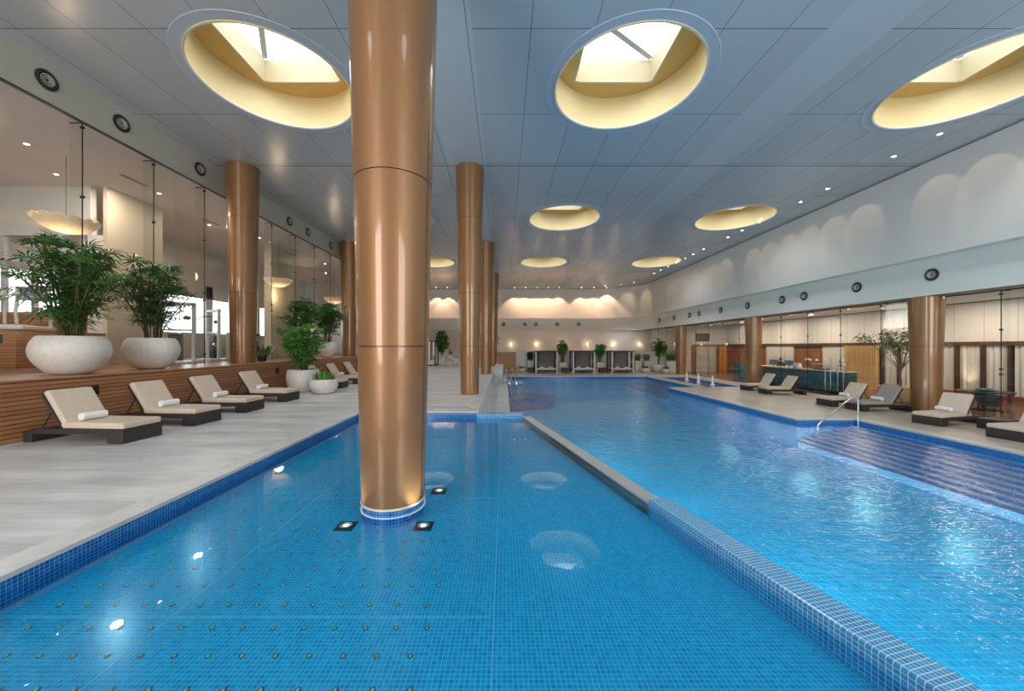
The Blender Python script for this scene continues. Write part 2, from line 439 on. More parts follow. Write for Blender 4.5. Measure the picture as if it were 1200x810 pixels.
# underwater steps: near right flight and far right flight
for (x1, y0, y1) in ((12.3, -4, 12.6), (12.1, 22.3, 30.6)):
    st = empty('pool_steps', (0, 0, 0), label='long flight of tiled underwater steps ' + ('nearest on the right of the large pool' if y1 < 20 else 'at the far right corner of the large pool'), cat='pool steps')
    for k in range(8):
        xa = x1 - .25 * (k + 1); z = PZ - .05 - .07 * k
        MB().box(xa, x1 - .25 * k + (.001 if k else 0), y0, y1 - .01, PB + .01, z).build('step', m_steplight, st)
        MB().box(xa - .012, xa + .062, y0, y1 - .012, z - .07, z + .004).build('nosing', m_stepdark, st)
w2 = MB().add([(x, y, PZ) for x, y in poly], [tuple(range(len(poly)))]).build('pool_water', m_water2)
tag(w2, 'rippling deep blue water filling the large pool', 'water', kind='stuff')
# jacuzzi pool
jb = empty('pool_basin', label='small side pool set in the far right deck', kind='structure')
MB().box(12.9, 15.0, 22.6, 29.5, DZ - .8, DZ - .6).build('basin_floor', m_deep, jb)
MB().box(12.8, 12.905, 22.6, 29.5, DZ - .8, DZ - .01).box(14.995, 15.1, 22.6, 29.5, DZ - .8, DZ - .01).box(12.9, 15, 22.5, 22.605, DZ - .8, DZ - .01).box(12.9, 15, 29.495, 29.6, DZ - .8, DZ - .01).build('basin_wall', m_tile_band, jb)
w3 = MB().add([(x, y, DZ - .08) for x, y in ((12.9, 22.6), (15, 22.6), (15, 29.5), (12.9, 29.5))], [(0, 1, 2, 3)]).build('pool_water', m_water2)
tag(w3, 'dark blue water filling the narrow fountain pool beyond the right deck', 'water', kind='stuff')
for i, (x, y) in enumerate(((14.4, 28.3), (14.3, 26.4), (14.3, 24.6))):
    b = MB().lathe([(0.001, .52), (.05, .50), (.075, .42), (.07, .2), (.09, .05), (.15, .0), (.0, .0)], 14)
    b.lathe([(.03, .0), (.04, .6), (.0, .62)], 10)
    o = b.build('water_jet', m_jet, smooth=True, loc=(x, y, DZ - .08))
    tag(o, ('farthest', 'middle', 'nearest')[i] + ' of the three white water jets bubbling in the side pool', 'fountain', 'water jets in the side pool')

# ceiling with round openings
xs = [-10.8]
for c in SKX: xs += [c - 2.1, c + 2.1]
xs += [15.9]
ys = [-8]
for c in SKY_Y: ys += [c - 2.1, c + 2.1]
ys += [43.2]
b = MB(); RAD = 1.85; n = 72
for i in range(len(xs) - 1):
    for j in range(len(ys) - 1):
        if i % 2 == 1 and j % 2 == 1:
            cx = SKX[i // 2]; cyy = SKY_Y[j // 2]; vs = []; fs = []
            for k in range(n):
                t = 2 * PI * k / n; c_, s_ = math.cos(t), math.sin(t); q = 2.1 / max(abs(c_), abs(s_))
                vs.append((cx + RAD * c_, cyy + RAD * s_, CZ)); vs.append((cx + q * c_, cyy + q * s_, CZ))
            for k in range(n):
                m_ = (k + 1) % n; fs.append((2 * k, 2 * k + 1, 2 * m_ + 1, 2 * m_))
            b.add(vs, fs)
        else:
            b.quad((xs[i], ys[j], CZ), (xs[i + 1], ys[j], CZ), (xs[i + 1], ys[j + 1], CZ), (xs[i], ys[j + 1], CZ))
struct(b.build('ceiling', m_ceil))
wn = 0
def nextwin():
    global wn; wn += 1; return 'window_%d' % wn
for sx in SKX:
    for sy in SKY_Y:
        o = empty(nextwin(), (sx, sy, CZ), label='round gold-lined skylight in the ceiling', kind='structure')
        MB().lathe([(1.855, .0), (1.855, -.012), (2.08, -.012), (2.09, .0)], 72).build('trim_ring', m_trimr, o, smooth=True)
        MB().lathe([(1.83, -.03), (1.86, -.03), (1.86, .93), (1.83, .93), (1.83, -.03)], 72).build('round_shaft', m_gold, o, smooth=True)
        hw, hy = 1.1, 1.15
        b = MB(); vs = []; fs = []
        for k in range(n):
            t = 2 * PI * k / n; c_, s_ = math.cos(t), math.sin(t); q = min(hw / max(abs(c_), 1e-6), hy / max(abs(s_), 1e-6))
            vs += [(1.86 * c_, 1.86 * s_, .93), (q * c_, q * s_, .93)]
        for k in range(n):
            m_ = (k + 1) % n; fs.append((2 * k, 2 * k + 1, 2 * m_ + 1, 2 * m_))
        b.add(vs, fs)
        for cxx, cyy in ((hw, hy), (-hw, hy), (-hw, -hy), (hw, -hy)): pass
        b.build('shaft_top', m_gold_bounce, o)
        MB().lathe([(1.80, -.014), (1.80, .02), (1.832, .02), (1.832, -.031), (1.80, -.014)], 72).build('rim_edge', m_white, o, smooth=True)
        b = MB().box(-hw - .05, -hw, -hy - .05, hy + .05, .925, 1.57).box(hw, hw + .05, -hy - .05, hy + .05, .925, 1.57).box(-hw, hw, -hy - .05, -hy, .925, 1.57).box(-hw, hw, hy, hy + .05, .925, 1.57)
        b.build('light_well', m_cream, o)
        sgn = -1 if sx < 0 else 1
        a0 = Vector((sgn * hw, hy, 1.60)); a1 = Vector((-sgn * .75, -.1, 1.60)) if sgn > 0 else Vector((.2, -hy, 1.60))
        b = MB(); d = (a1 - a0).normalized(); p = Vector((-d.y, d.x, 0)) * .07
        b.add([a0 + p, a0 - p, a1 - p, a1 + p] + [q + Vector((0, 0, .08)) for q in (a0 + p, a0 - p, a1 - p, a1 + p)], [(0, 1, 2, 3), (4, 5, 6, 7), (0, 1, 5, 4), (1, 2, 6, 5), (2, 3, 7, 6), (3, 0, 4, 7)])
        b.build('glazing_bar', m_trimr, o)

# sweep of the right and back walls with the rounded corner
def path(off, yb=41.9, x0=15.35, r=5, y0=-8, xl=-11.0):
    c = (x0 - r, yb - r); pts = [(x0 + off, y0), (x0 + off, c[1])]
    for k in range(1, 24):
        t = PI / 2 * k / 24; pts.append((c[0] + (r + off) * math.cos(t), c[1] + (r + off) * math.sin(t)))
    return pts + [(c[0], yb + off), (xl, yb + off)]
def sweep(sections):
    b = MB(); P = [path(off) for off, z in sections]; nn = len(P[0]); vs = []; fs = []
    for s_, (off, z) in enumerate(sections): vs += [(x, y, z) for x, y in P[s_]]
    for s_ in range(len(sections) - 1):
        for i in range(nn - 1): fs.append((s_ * nn + i, s_ * nn + i + 1, (s_ + 1) * nn + i + 1, (s_ + 1) * nn + i))
    return b.add(vs, fs)
struct(sweep([(0, 5.07), (0, CZ - .06), (.12, CZ - .06), (.12, CZ)]).build('wall_right', m_wallw, smooth=True))
struct(sweep([(0, 5.07), (.45, 5.07), (.45, 5.02), (.47, 5.02), (.47, 3.74), (.45, 3.70), (.475, 3.70)]).build('trim_4', m_band, smooth=True), 'pale grey fascia band carrying the round air diffusers')
struct(MB().box(15.825, 17.2, -8, 43.2, 3.705, 3.9).build('trim_5', M('grey_soffit', (.2, .2, .19), .5)), 'soffit over the right glass wall, coloured dark to dim lamp light')  # underside shade put into the colour, so lamp light on it stays faint
struct(MB().box(-24, 24, 43.2, 43.4, DZ, 4.0).build('wall_back', m_lowwall))
struct(MB().box(-11, 1, 42.4, 43.2, 3.7, 3.9).box(1, 16.5, 42.4, 43.2, 3.76, 3.9).build('trim_6', m_band))
# low white wall behind the daybeds
struct(MB().box(-2.2, 17.0, 37.4, 37.7, DZ, 1.25).build('wall_low', m_white))
# unseen wall behind the camera, window openings added for fill light
b = MB().box(-24, -10.4, -8.2, -8, -1, CZ).box(13.6, 24, -8.2, -8, -1, CZ).box(-5.4, 6.0, -8.2, -8, -1, CZ)
for xa, xb in ((-10.4, -5.4), (6.0, 13.6)): b.box(xa, xb, -8.2, -8, -1, .3).box(xa, xb, -8.2, -8, 6.9, CZ)
for x in (-8.7, -7.1, 8.5, 11): b.box(x - .15, x + .15, -8.2, -8, .3, 6.9)
struct(b.build('wall_front', m_gymwall))

# ------------------------------------------------------------------ left side: fascia, platform, gym shell
b = MB().box(-10.86, -10.8, -8, 42, 7.56, CZ)
struct(b.build('trim_7', m_bandl), 'greyish green fascia band above the left glass wall')
struct(MB().box(-10.87, -10.78, -8, 42, 7.53, 7.56).build('trim_8', m_black), 'black glazing channel')
struct(MB().box(-10.95, -9.13, -8, 43.2, 0, 1.13).build('wall_platform', m_woodslat))
struct(MB().box(-10.95, -9.10, -8, 43.2, 1.13, 1.17).build('trim_9', m_woodrail, bevel=.008))
struct(MB().box(-24, -10.95, -8, 43.2, .9, 1.165).build('floor', m_gymfloor))
struct(MB().box(-24, -10.87, -8, 43.2, 7.56, 7.7).build('ceiling', m_gymceil))
struct(MB().box(-24.2, -24, -8, 13, 1.1, 7.6).build('wall_left', m_gymwall))
# gym cross wall facing the camera (windows between z 3.0 and 5.8)
b = MB().box(-24, -14.9, 12.9, 13.1, 5.8, 7.56).box(-15.0, -14.45, 12.9, 13.0, 1.17, 5.8)
struct(b.build('wall_gym', m_gymwall))
struct(MB().box(-24, -15.0, 12.5, 13.1, 1.17, 3.0).build('wall_gym_plinth', m_woodslat))
struct(MB().box(-14.44, -14.3, 12.9, 15.0, 1.17, 7.56).build('wall_gym_pier', m_beige))
o = empty(nextwin(), (0, 0, 0), label='tall gym windows behind the planted palms', kind='structure')
b = MB()
for x in (-18.1, -17.0, -16.0, -15.2): b.box(x - .06, x + .06, 12.92, 13.05, 3.0, 5.8)
b.box(-24, -15, 12.92, 13.05, 4.9, 4.98)
b.build('window_frame', m_trimr, o); MB().box(-19.6, -18.2, 12.7, 12.9, 3.0, 5.8).build('wood_post', m_goldlat, o)
# gym outer wall along X=-18.3
b = MB().box(-18.5, -18.3, 13.1, 43.2, 4.7, 7.56).box(-18.5, -18.3, 13.1, 43.2, 1.17, 2.6)
for y in (15, 18.4, 22, 26, 30): b.box(-18.5, -18.3, y, y + .5, 2.6, 5.5)
b.box(-18.5, -18.3, 33, 43.2, 2.6, 5.5)
struct(b.build('wall_left', m_gymwall))
struct(MB().box(-13.4, -13.0, 20.0, 22.6, 1.17, 7.56).build('wall_gym_pier', m_beige))
struct(MB().box(-18.3, -13.2, 33, 33.3, 1.17, 7.56).box(-18.3, -16.5, 24, 24.2, 1.17, 7.56).build('wall_gym', m_gymwall))
# left glass wall : one window per bay
def glass_bay(x, y, w, z0, z1, side, label):
    o = empty(nextwin(), (x, y, z0), label=label, kind='structure')
    h = z1 - z0
    MB().box(-.006, .006, .01, w - .01, .0, h).build('pane', m_glass, o)
    MB().box(-.01, .01, -.008, .008, 0, h).build('joint_seal', m_black, o)
    MB().box(min(0, side * .32), max(0, side * .32), -.006, .006, h * .35, h - .02).build('glass_fin', m_glass, o)
    MB().box(min(0, side * .33), max(0, side * .33), -.012, .012, h - .02, h).build('fin_clamp', m_black, o)
    b = MB()
    for zz in (h - .13, h * .70, h * .40, h * .36, .35): b.cyl((-.035, 0, zz), (.035, 0, zz), .035, n=10)
    b.build('fixing', m_black, o)
    return o
k = 0; yy = 5.45
while yy < 41:
    glass_bay(-10.82, yy, 1.87, 1.17, 7.54, -1, 'tall frameless glass panel of the left glass wall'); yy += 1.87
yy = 4.4
while yy < 41:
    glass_bay(16.8, yy, 1.93, DZ, 3.7, 1, 'tall frameless glass panel of the right glass wall'); yy += 1.93
struct(MB().box(16.76, 16.84, -8, 43, DZ, DZ + .02).box(16.78, 16.82, -8, 43, 3.68, 3.705).build('trim_10', m_black))

# ------------------------------------------------------------------ right interior shell
struct(MB().box(16.86, 24, -8, 43.2, DZ - .3, DZ + .001).build('floor', m_rfloor))
struct(MB().box(17.2, 24, -8, 43.2, 3.9, 4.1).build('ceiling', m_white))
struct(MB().box(22.2, 22.4, -8, 43.2, DZ, 3.9).build('wall_right', m_redwood))
struct(MB().box(22.1, 22.19, 6, 36, 2.02, 3.86).build('wall_right_cloth', m_cream_c))
struct(MB().box(22.0, 22.19, 6, 36, 1.84, 2.02).build('trim_11', m_darkwood))
struct(MB().box(22.0, 22.19, 6, 21, -.5, -.36).box(22.02, 22.19, 6, 21, DZ, -.5).build('trim_12', m_redwood))
cu = 0
def curtain(y0, y1, mat=m_sheer, label=None):
    b = MB(); n_ = max(4, int((y1 - y0) / .05)); vs = []; fs = []
    for i in range(n_ + 1):
        y = y0 + (y1 - y0) * i / n_; x = 22.1 + .03 * math.sin(i * 1.3)
        vs += [(x, y, -.36), (x, y, 1.84)]
    for i in range(n_): fs.append((2 * i, 2 * i + 1, 2 * i + 3, 2 * i + 2))
    b.add(vs, fs)
    return tag(b.build('sheer_curtain', mat), label, 'curtain')
for y in (15.6, 16.5, 17.45, 20.0, 20.9):
    struct(MB().box(21.95, 22.15, y - .045, y + .045, DZ, 1.84).build('trim_13', M('post_wood', (.06, .03, .02), .4)))
tag(curtain(11, 15.5, label='sheer pale curtain at the far right edge behind the dining chairs'), None, None, 'sheer curtains on the right interior wall')
curtain(15.65, 16.45, label='narrow sheer curtain right of the large right column, second from the picture edge')['group'] = 'sheer curtains on the right interior wall'
curtain(16.55, 17.4, label='sheer curtain with a warm glow, between the first two dark posts right of the column')['group'] = 'sheer curtains on the right interior wall'
curtain(17.5, 19.95, label='sheer curtain just behind the large right column and small tree')['group'] = 'sheer curtains on the right interior wall'
curtain(20.05, 20.85, label='narrow sheer curtain left of the small tree trunk')['group'] = 'sheer curtains on the right interior wall'
# lattice screen
b = MB().box(21.9, 21.98, 21.0, 23.1, DZ, -.3).box(21.9, 21.98, 21.0, 21.15, -.3, 1.84).box(21.9, 21.98, 22.95, 23.1, -.3, 1.84)
for k in range(14): b.box(21.92, 21.97, 21.15 + k * .13, 21.2 + k * .13, -.3, 1.84)
for k in range(9): b.box(21.93, 21.96, 21.15, 23.0, -.28 + k * .1, -.22 + k * .1)
tag(b.build('lattice_screen', m_goldlat), 'golden wooden lattice screen right of the reception desk', 'screen')
tag(MB().box(22.1, 22.18, 23.2, 24.9, DZ, 1.84).build('wall_panel', m_sheer), 'pale fabric wall panel behind the right end of the reception desk', 'wall panel')
tag(MB().box(22.08, 22.18, 27.4, 30.2, DZ, 1.84).build('wall_panel', m_sheer), 'pale fabric wall panel behind the staff member at reception', 'wall panel')
# far interior: grey curtain-like door, lit honey wood recess
struct(MB().box(17.6, 24, 36, 36.2, DZ, 3.9).build('wall_interior', m_cream_c))
struct(MB().box(18.9, 23.8, 35.9, 36, 1.75, 2.0).box(18.8, 19.15, 35.85, 36, DZ, 1.9).box(21.25, 21.45, 35.85, 36, DZ, 1.9).build('trim_14', m_redwood))
d1 = empty('door_1', (19.2, 35.9, DZ), label='grey pleated sliding door', kind='structure')
MB().box(0, 2.0, -.06, 0, 0, 2.5).build('door_leaf', m_curtx, d1)
MB().box(1.0, 1.35, -.09, -.06, 1.05, 1.3).build('door_emblem', m_brass, d1)
d2 = empty('door_2', (21.5, 35.9, DZ), label='lit honey-coloured wooden double door', kind='structure')
MB().box(0, .95, -.06, 0, 0, 2.5).build('door_leaf', m_orange, d2)
MB().box(.98, 1.95, -.06, 0, 0, 2.5).build('door_leaf', m_orange, d2)
struct(MB().box(19.2, 20.6, 35.9, 35.98, 2.3, 3.1).build('trim_15', m_dark))

# ------------------------------------------------------------------ columns
def column(x, y, zb, zt, prof, label, plinth=False, seams=(1.8, 3.78, 6.57)):
    o = empty('column', (x, y, zb), label=label, cat='column', group='round bronze columns')
    def rad(z):
        for (z0, r0), (z1, r1) in zip(prof, prof[1:]):
            if z <= z1: return r0 + (r1 - r0) * (z - z0) / (z1 - z0)
        return prof[-1][1]
    zs = [zb + .1] if plinth else [zb]
    zs += [z for z in seams if zb < z < zt] + [zt]
    for i in range(len(zs) - 1):
        p = []
        for k in range(9):
            z = zs[i] + .006 + (zs[i + 1] - zs[i] - .012) * k / 8; p.append((rad(z), z - zb))
        MB().lathe(p, 96).build('cladding_drum', m_bronze, o, smooth=True)
        if i: MB().lathe([(rad(zs[i]) - .012, zs[i] - zb - .02), (rad(zs[i]) - .012, zs[i] - zb + .02)], 96).build('joint', m_black, o, smooth=True)
    b = MB(); t = math.atan2(-y, -x) + (1.0 if x < 5 else .15)
    for k in range(len(zs) - 1):
        vs = []
        for z in (zs[k] + .008, zs[k + 1] - .008):
            r = rad(z) + .0015
            for dt in (-.006 / r, .006 / r): vs.append((r * math.cos(t + dt), r * math.sin(t + dt), z - zb))
        b.add(vs, [(0, 1, 3, 2)])
    b.build('vertical_seam', m_black, o)
    if plinth:
        r = rad(0)
        MB().lathe([(r - .01, -.15), (r - .01, .085)], 96).build('tiled_plinth', m_tile_band, o, smooth=True)
        MB().lathe([(r - .01, .078), (r + .005, .08), (r + .005, .104), (r - .02, .106)], 96).build('base_ring', m_stone_top, o, smooth=True)
        MB().lathe([(r - .02, -.004), (r + .008, -.004), (r + .008, .006), (r - .02, .006)], 96).build('waterline_ring', m_white, o, smooth=True)
    return o
P1 = [(-.4, .365), (0, .375), (1.8, .42), (4, .468), (6, .525), (8.53, .58)]
P2 = [(-1, .34), (0, .345), (1.8, .37), (4, .43), (6.6, .485), (8.53, .535)]
P3 = [(-1, .38), (0, .385), (1.8, .41), (4, .45), (6.6, .49), (8.53, .535)]
column(-1.364, 4.42, WZ, CZ, P1, 'huge bronze column rising out of the shallow pool', True)
column(-1.31, 13.6, 0, CZ, P2, 'bronze column on the raised deck just past the shallow pool')
column(-1.2, 23.4, 0, CZ, P2, 'bronze column on the raised deck, third back in the central row')
column(-1.05, 33.3, 0, CZ, P2, 'farthest bronze column of the central row')
column(-9.84, 13.5, 1.17, CZ, P3, 'bronze column on the wooden platform beside the two large palms')
column(-10.1, 23.3, 1.17, CZ, P3, 'bronze column on the wooden platform past the far planters')
column(-9.9, 33.2, 1.17, CZ, P3, 'bronze column at the far end of the wooden platform')
P4 = [(-1, .40), (1.8, .445), (3.8, .50)]
column(16.3, 13.85, DZ, 3.704, P4, 'bronze column between the right-hand loungers and the glass wall')
column(16.3, 23.45, DZ, 3.704, P4, 'bronze column left of the reception desk')
column(16.3, 33.1, DZ, 3.704, P4, 'bronze column by the far right planters')

# ------------------------------------------------------------------ loungers
def make_lounger(mc, towel=True):
    o = empty('sun_lounger')
    W = .36
    b = MB().box(-.30, 0, -W, W, 0, .265)                                 # foot block
    b.build('foot_block', m_dark, o, bevel=.012)
    b = MB().box(-1.84, -.30, -W, -W + .05, .165, .265).box(-1.84, -.30, W - .05, W, .165, .265)
    b.box(-1.40, -.30, -W + .05, W - .05, .20, .255)
    b.build('side_rail', m_dark, o, bevel=.006)
    MB().box(-2.02, -1.84, -W, W, 0, .20).build('head_block', m_dark, o, bevel=.01)
    MB().box(-1.26, .0, -W + .01, W - .01, .268, .385).build('seat_cushion', mc, o, bevel=.03)
    a = R(57)
    mt = Matrix.Translation((-1.24, 0, .30)) @ Matrix.Rotation(a, 4, 'Y')
    MB().box(-.74, .0, -W + .01, W - .01, .02, .12, mat=mt).build('back_cushion', mc, o, bevel=.03)
    MB().box(-.72, .03, -W, W, -.015, .018, mat=mt).build('back_frame', m_dark, o, bevel=.005)
    for s in (-1, 1): MB().cyl((-1.52, s * .27, .62), (-1.78, s * .27, .20), .014, n=8).build('back_strut', m_dark, o)
    return o
def make_towel():
    b = MB(); pts = []
    for s in range(2):
        pass
    r = .078; n_ = 22; vs = []; fs = []
    for x, sh in ((-.19, .0), (-.18, .0), (.18, .0), (.19, .0)):
        rr = r if abs(x) < .185 else r * .86
        for i in range(n_):
            t = 2 * PI * i / n_; q = rr * (1 + .04 * math.sin(3 * t))
            vs.append((q * math.cos(t), x, r + q * math.sin(t) * .92))
    for k in range(3):
        for i in range(n_):
            j = (i + 1) % n_; fs.append((k * n_ + i, k * n_ + j, (k + 1) * n_ + j, (k + 1) * n_ + i))
    fs += [tuple(range(n_))[::-1], tuple(range(3 * n_, 4 * n_))]
    b.add(vs, fs)
    o = b.build('rolled_towel', m_towel, smooth=True)
    # spiral roll edge and loose flap
    f = MB()
    for s in (-1, 1):
        pp = [(((.05 - .0045 * i) * math.cos(i * .7)), s * .191, r + (.05 - .0045 * i) * math.sin(i * .7) * .92) for i in range(10)]
        f.tube(pp, .004, 5)
    f.box(-.07, .0, -.18, .18, .001, .014)
    f.build('towel_edge', m_towel, o, smooth=True)
    return o
lp = make_lounger(m_cush); tp = make_towel()
lpg = make_lounger(m_cushg)
used = {'l': False, 't': False, 'g': False}
def place_lounger(x, y, z, rz, label, towel=None, grey=False, grp='loungers'):
    proto = lpg if grey else lp; key = 'g' if grey else 'l'
    o = copy_tree(proto) if used[key] else proto; used[key] = True
    o.location = (x, y, z); o.rotation_euler = (0, 0, rz)
    tag(o, label, 'sun lounger', grp)
    if towel:
        t = copy_tree(tp) if used['t'] else tp; used['t'] = True
        p = Matrix.Rotation(rz, 3, 'Z') @ Vector((-1.0, rnd.uniform(-.08, .05), .387))
        t.location = (x + p.x, y + p.y, z + p.z + .004); t.rotation_euler = (0, 0, rz + rnd.uniform(-.12, .12))
        tag(t, towel, 'towel', 'rolled towels on the loungers')
GL = 'loungers along the wooden platform'; GR = 'loungers on the right deck'
place_lounger(-6.98, 6.93, 0, R(-4), 'beige lounger nearest the camera below the largest palm planter', 'rolled white towel on the nearest lounger at far left', grp=GL)
place_lounger(-6.95, 8.42, 0, R(-4), 'second beige lounger in the left row, below the second big planter', 'rolled white towel on the second lounger of the left row', grp=GL)
place_lounger(-6.98, 10.05, 0, R(-2), 'third beige lounger from the camera in the left row', 'rolled white towel on the third lounger of the left row', grp=GL)
place_lounger(-7.04, 11.95, 0, R(-2), 'fourth beige lounger of the left row, right before the round deck planters', 'rolled white towel on the fourth lounger of the left row', grp=GL)
place_lounger(-6.95, 15.65, 0, 0, 'lounger just behind the low round planter on the left deck', grp=GL)
place_lounger(-6.95, 17.5, 0, 0, 'second lounger beyond the deck planters, partly behind the big column', 'rolled white towel on second lounger beyond the deck planters', grp=GL)
place_lounger(-6.95, 19.3, 0, 0, 'third lounger beyond the deck planters, mostly behind the big column', grp=GL)
place_lounger(-6.95, 21.2, 0, 0, 'farthest lounger of the left row with its back just showing', grp=GL)
pi_ = PI
place_lounger(13.75, 11.68, DZ, pi_ + R(14), 'beige lounger right of the near right bronze column', 'rolled white towel on the lounger right of the near right column', grp=GR)
place_lounger(13.68, 9.8, DZ, pi_ + R(8), 'beige lounger cut off by the right picture edge', grp=GR)
place_lounger(13.95, 14.33, DZ, pi_ + R(1), 'taupe lounger left of the near right bronze column', 'rolled white towel on the taupe lounger', grey=True, grp=GR)
place_lounger(13.75, 15.42, DZ, pi_ + R(3), 'beige lounger right behind the stair handrail', 'rolled white towel on the lounger behind the handrail', grp=GR)
place_lounger(13.9, 19.3, DZ, pi_ + R(-3), 'beige lounger in front of the reception desk, nearer of the pair', grp=GR)
place_lounger(14.0, 20.95, DZ, pi_, 'beige lounger in front of the reception desk, farther of the pair', grp=GR)
st = MB().box(-.36, .36, -.25, .25, .0, .30).box(-.37, .37, -.26, .26, .27, .31).build('side_table', m_dark, bevel=.008, loc=(15.2, 11.05, DZ), rz=R(8))
tag(st, 'low dark woven side table between the two loungers at right edge', 'side table')

# ------------------------------------------------------------------ plants
def frame_from(d):
    d = d.normalized(); up = Vector((0, 0, 1))
    s = d.cross(up)
    if s.length < 1e-3: s = Vector((1, 0, 0))
    s.normalize(); return d, s, s.cross(d)
def palmate(mb, p, d, size, rg, n=8, wd=.032):
    d, s, u = frame_from(d)
    for i in range(n):
        t = (i / (n - 1) - .5) * R(215)
        l = size * (1 - .25 * abs(i / (n - 1) - .5) * 2) * rg.uniform(.85, 1.05)
        v = (d * math.cos(t) + s * math.sin(t)).normalized()
        w_ = v.cross(u).normalized() * wd * .5
        droop = u * (-.16 * l) * rg.uniform(.5, 1.6)
        m1 = p + v * l * .5 + u * .02; e = p + v * l + droop
        mb.add([p, m1 - w_, m1 + w_, e - w_ * .45, e + w_ * .45], [(0, 1, 2), (1, 3, 4, 2)])
def rhapis(o, seed, base_z, height, spread, canes=16, leaf=.24, mat=m_leaf, lower=.30, per=8, nf=8, lw=.032):
    rg = random.Random(seed); cm = MB(); lm = MB()
    for c in range(canes):
        a = rg.uniform(0, 2 * PI); r0 = rg.uniform(.03, .2); tilt = rg.uniform(.15, 1) * spread
        h = height * rg.uniform(.62, .98) * (1 - .22 * tilt / spread)
        p0 = Vector((r0 * math.cos(a), r0 * math.sin(a), base_z))
        pts = []
        for k in range(7):
            t = k / 6; pts.append(p0 + Vector((math.cos(a) * tilt * t ** 1.5 * .72, math.sin(a) * tilt * t ** 1.5 * .72, h * t)))
        cm.tube(pts, .014, 6)
        for q in range(3):
            aa = rg.uniform(0, 2 * PI); el = rg.uniform(.3, 1.1)
            dd = Vector((math.cos(aa) * math.cos(el), math.sin(aa) * math.cos(el), math.sin(el)))
            pe = pts[6] + dd * .07
            palmate(lm, pe, dd + Vector((0, 0, -.2)), leaf * rg.uniform(.75, 1.0), rg, nf, lw)
        for q in range(per):
            t = lower + (1 - lower) * ((q + rg.random()) / per) ** .8
            i = min(5, int(t * 6)); pp = pts[i].lerp(pts[i + 1], t * 6 - i)
            aa = rg.uniform(0, 2 * PI); el = rg.uniform(-.15, .9)
            dd = Vector((math.cos(aa) * math.cos(el), math.sin(aa) * math.cos(el), math.sin(el)))
            pe = pp + dd * rg.uniform(.10, .26) * (height / 2.3)
            cm.tube([pp, pe], .004, 3)
            palmate(lm, pe, (dd + Vector((0, 0, -.25))), leaf * rg.uniform(.8, 1.2), rg, nf, lw)
    cm.build('stems', m_cane, o); lm.build('foliage', mat, o)
def leafcloud(mb, rg, c, rad, n, size, shell=.5):
    for _ in range(n):
        v = Vector((rg.gauss(0, 1), rg.gauss(0, 1), rg.gauss(0, 1))).normalized() * rg.uniform(shell, 1)
        p = Vector((c[0] + v.x * rad[0], c[1] + v.y * rad[1], c[2] + v.z * rad[2]))
        d = (v + Vector((rg.uniform(-1, 1), rg.uniform(-1, 1), rg.uniform(-.8, .6)))).normalized()
        d, s, u = frame_from(d); l = size * rg.uniform(.7, 1.3); w_ = s * l * .26
        mb.add([p, p + d * l * .5 - w_, p + d * l, p + d * l * .5 + w_], [(0, 1, 2, 3)])
def bush(o, seed, z0, h, r, n=260, size=.14, mat=m_leaf3, trunk=True, tz=.25):
    rg = random.Random(seed); lm = MB(); cm = MB()
    for k in range(7):
        a = rg.uniform(0, 2 * PI); q = rg.uniform(.1, .55) * r
        c = (q * math.cos(a), q * math.sin(a), z0 + h * rg.uniform(tz + .15, .85))
        if trunk: cm.tube([(q * .2 * math.cos(a), q * .2 * math.sin(a), z0), (q * .4 * math.cos(a), q * .4 * math.sin(a), z0 + h * tz), c], .015, 5)
        leafcloud(lm, rg, c, (r * .55, r * .55, h * .22), n // 7, size)
    if trunk: cm.build('stems', m_cane, o)
    lm.build('foliage', mat, o)
def blades(o, seed, z0, h, r, n=50, mat=m_leaf2, wd=.05):
    rg = random.Random(seed); lm = MB()
    for _ in range(n):
        a = rg.uniform(0, 2 * PI); q = rg.random() ** .6 * r * .7; l = h * rg.uniform(.6, 1.05); out = rg.uniform(.05, .45) * h
        p = Vector((q * math.cos(a), q * math.sin(a), z0)); d = Vector((math.cos(a), math.sin(a), 0)); s = Vector((-d.y, d.x, 0)) * wd / 2
        m1 = p + d * out * .4 + Vector((0, 0, l * .55)); e = p + d * out + Vector((0, 0, l))
        lm.add([p - s * .5, p + s * .5, m1 + s, m1 - s, e], [(0, 1, 2, 3), (3, 2, 4)])
    lm.build('foliage', mat, o)
def bowl(o, r, h, mat=m_pot, mouth=.80, foot=.38):
    R_ = r
    prof = [(.001, 0), (foot * R_, 0), (foot * R_ * 1.25, .02 * h)]
    for k in range(1, 15):
        t = k / 14
        z = h * t
        if t < .62: rr = R_ * (foot * 1.25 + (1 - foot * 1.25) * math.sin((t / .62) * PI / 2) ** .8)
        else: rr = R_ * (mouth + (1 - mouth) * math.cos((t - .62) / .38 * PI / 2) ** .75)
        prof.append((rr, z))
    prof += [(R_ * mouth - .03, h * 1.0), (R_ * mouth - .03, h * .86)]
    MB().lathe(prof, 64).build('bowl', mat, o, smooth=True)
    MB().lathe([(.001, h * .9), (R_ * mouth - .028, h * .9)], 32).build('soil', m_soil, o)
GP = 'white bowl planters with palms'
o = empty('potted_palm', (-9.77, 8.1, 1.17), label='largest fan palm in a wide white bowl planter above the nearest lounger', cat='potted plant', group=GP)
bowl(o, .63, .86); rhapis(o, 3, .78, 2.38, 1.12, 30, .36, per=9, lw=.04, lower=.18)
o = empty('potted_palm', (-9.83, 10.0, 1.17), label='fan palm in white bowl planter right of the largest one, left of the bronze column', cat='potted plant', group=GP)
bowl(o, .60, .86); rhapis(o, 11, .78, 2.36, .92, 24, .35, per=9, lw=.04, lower=.22)
o = empty('potted_palm', (-9.85, 17.3, 1.17), label='dark fan palm on the platform behind the leafy deck planter', cat='potted plant', group=GP)
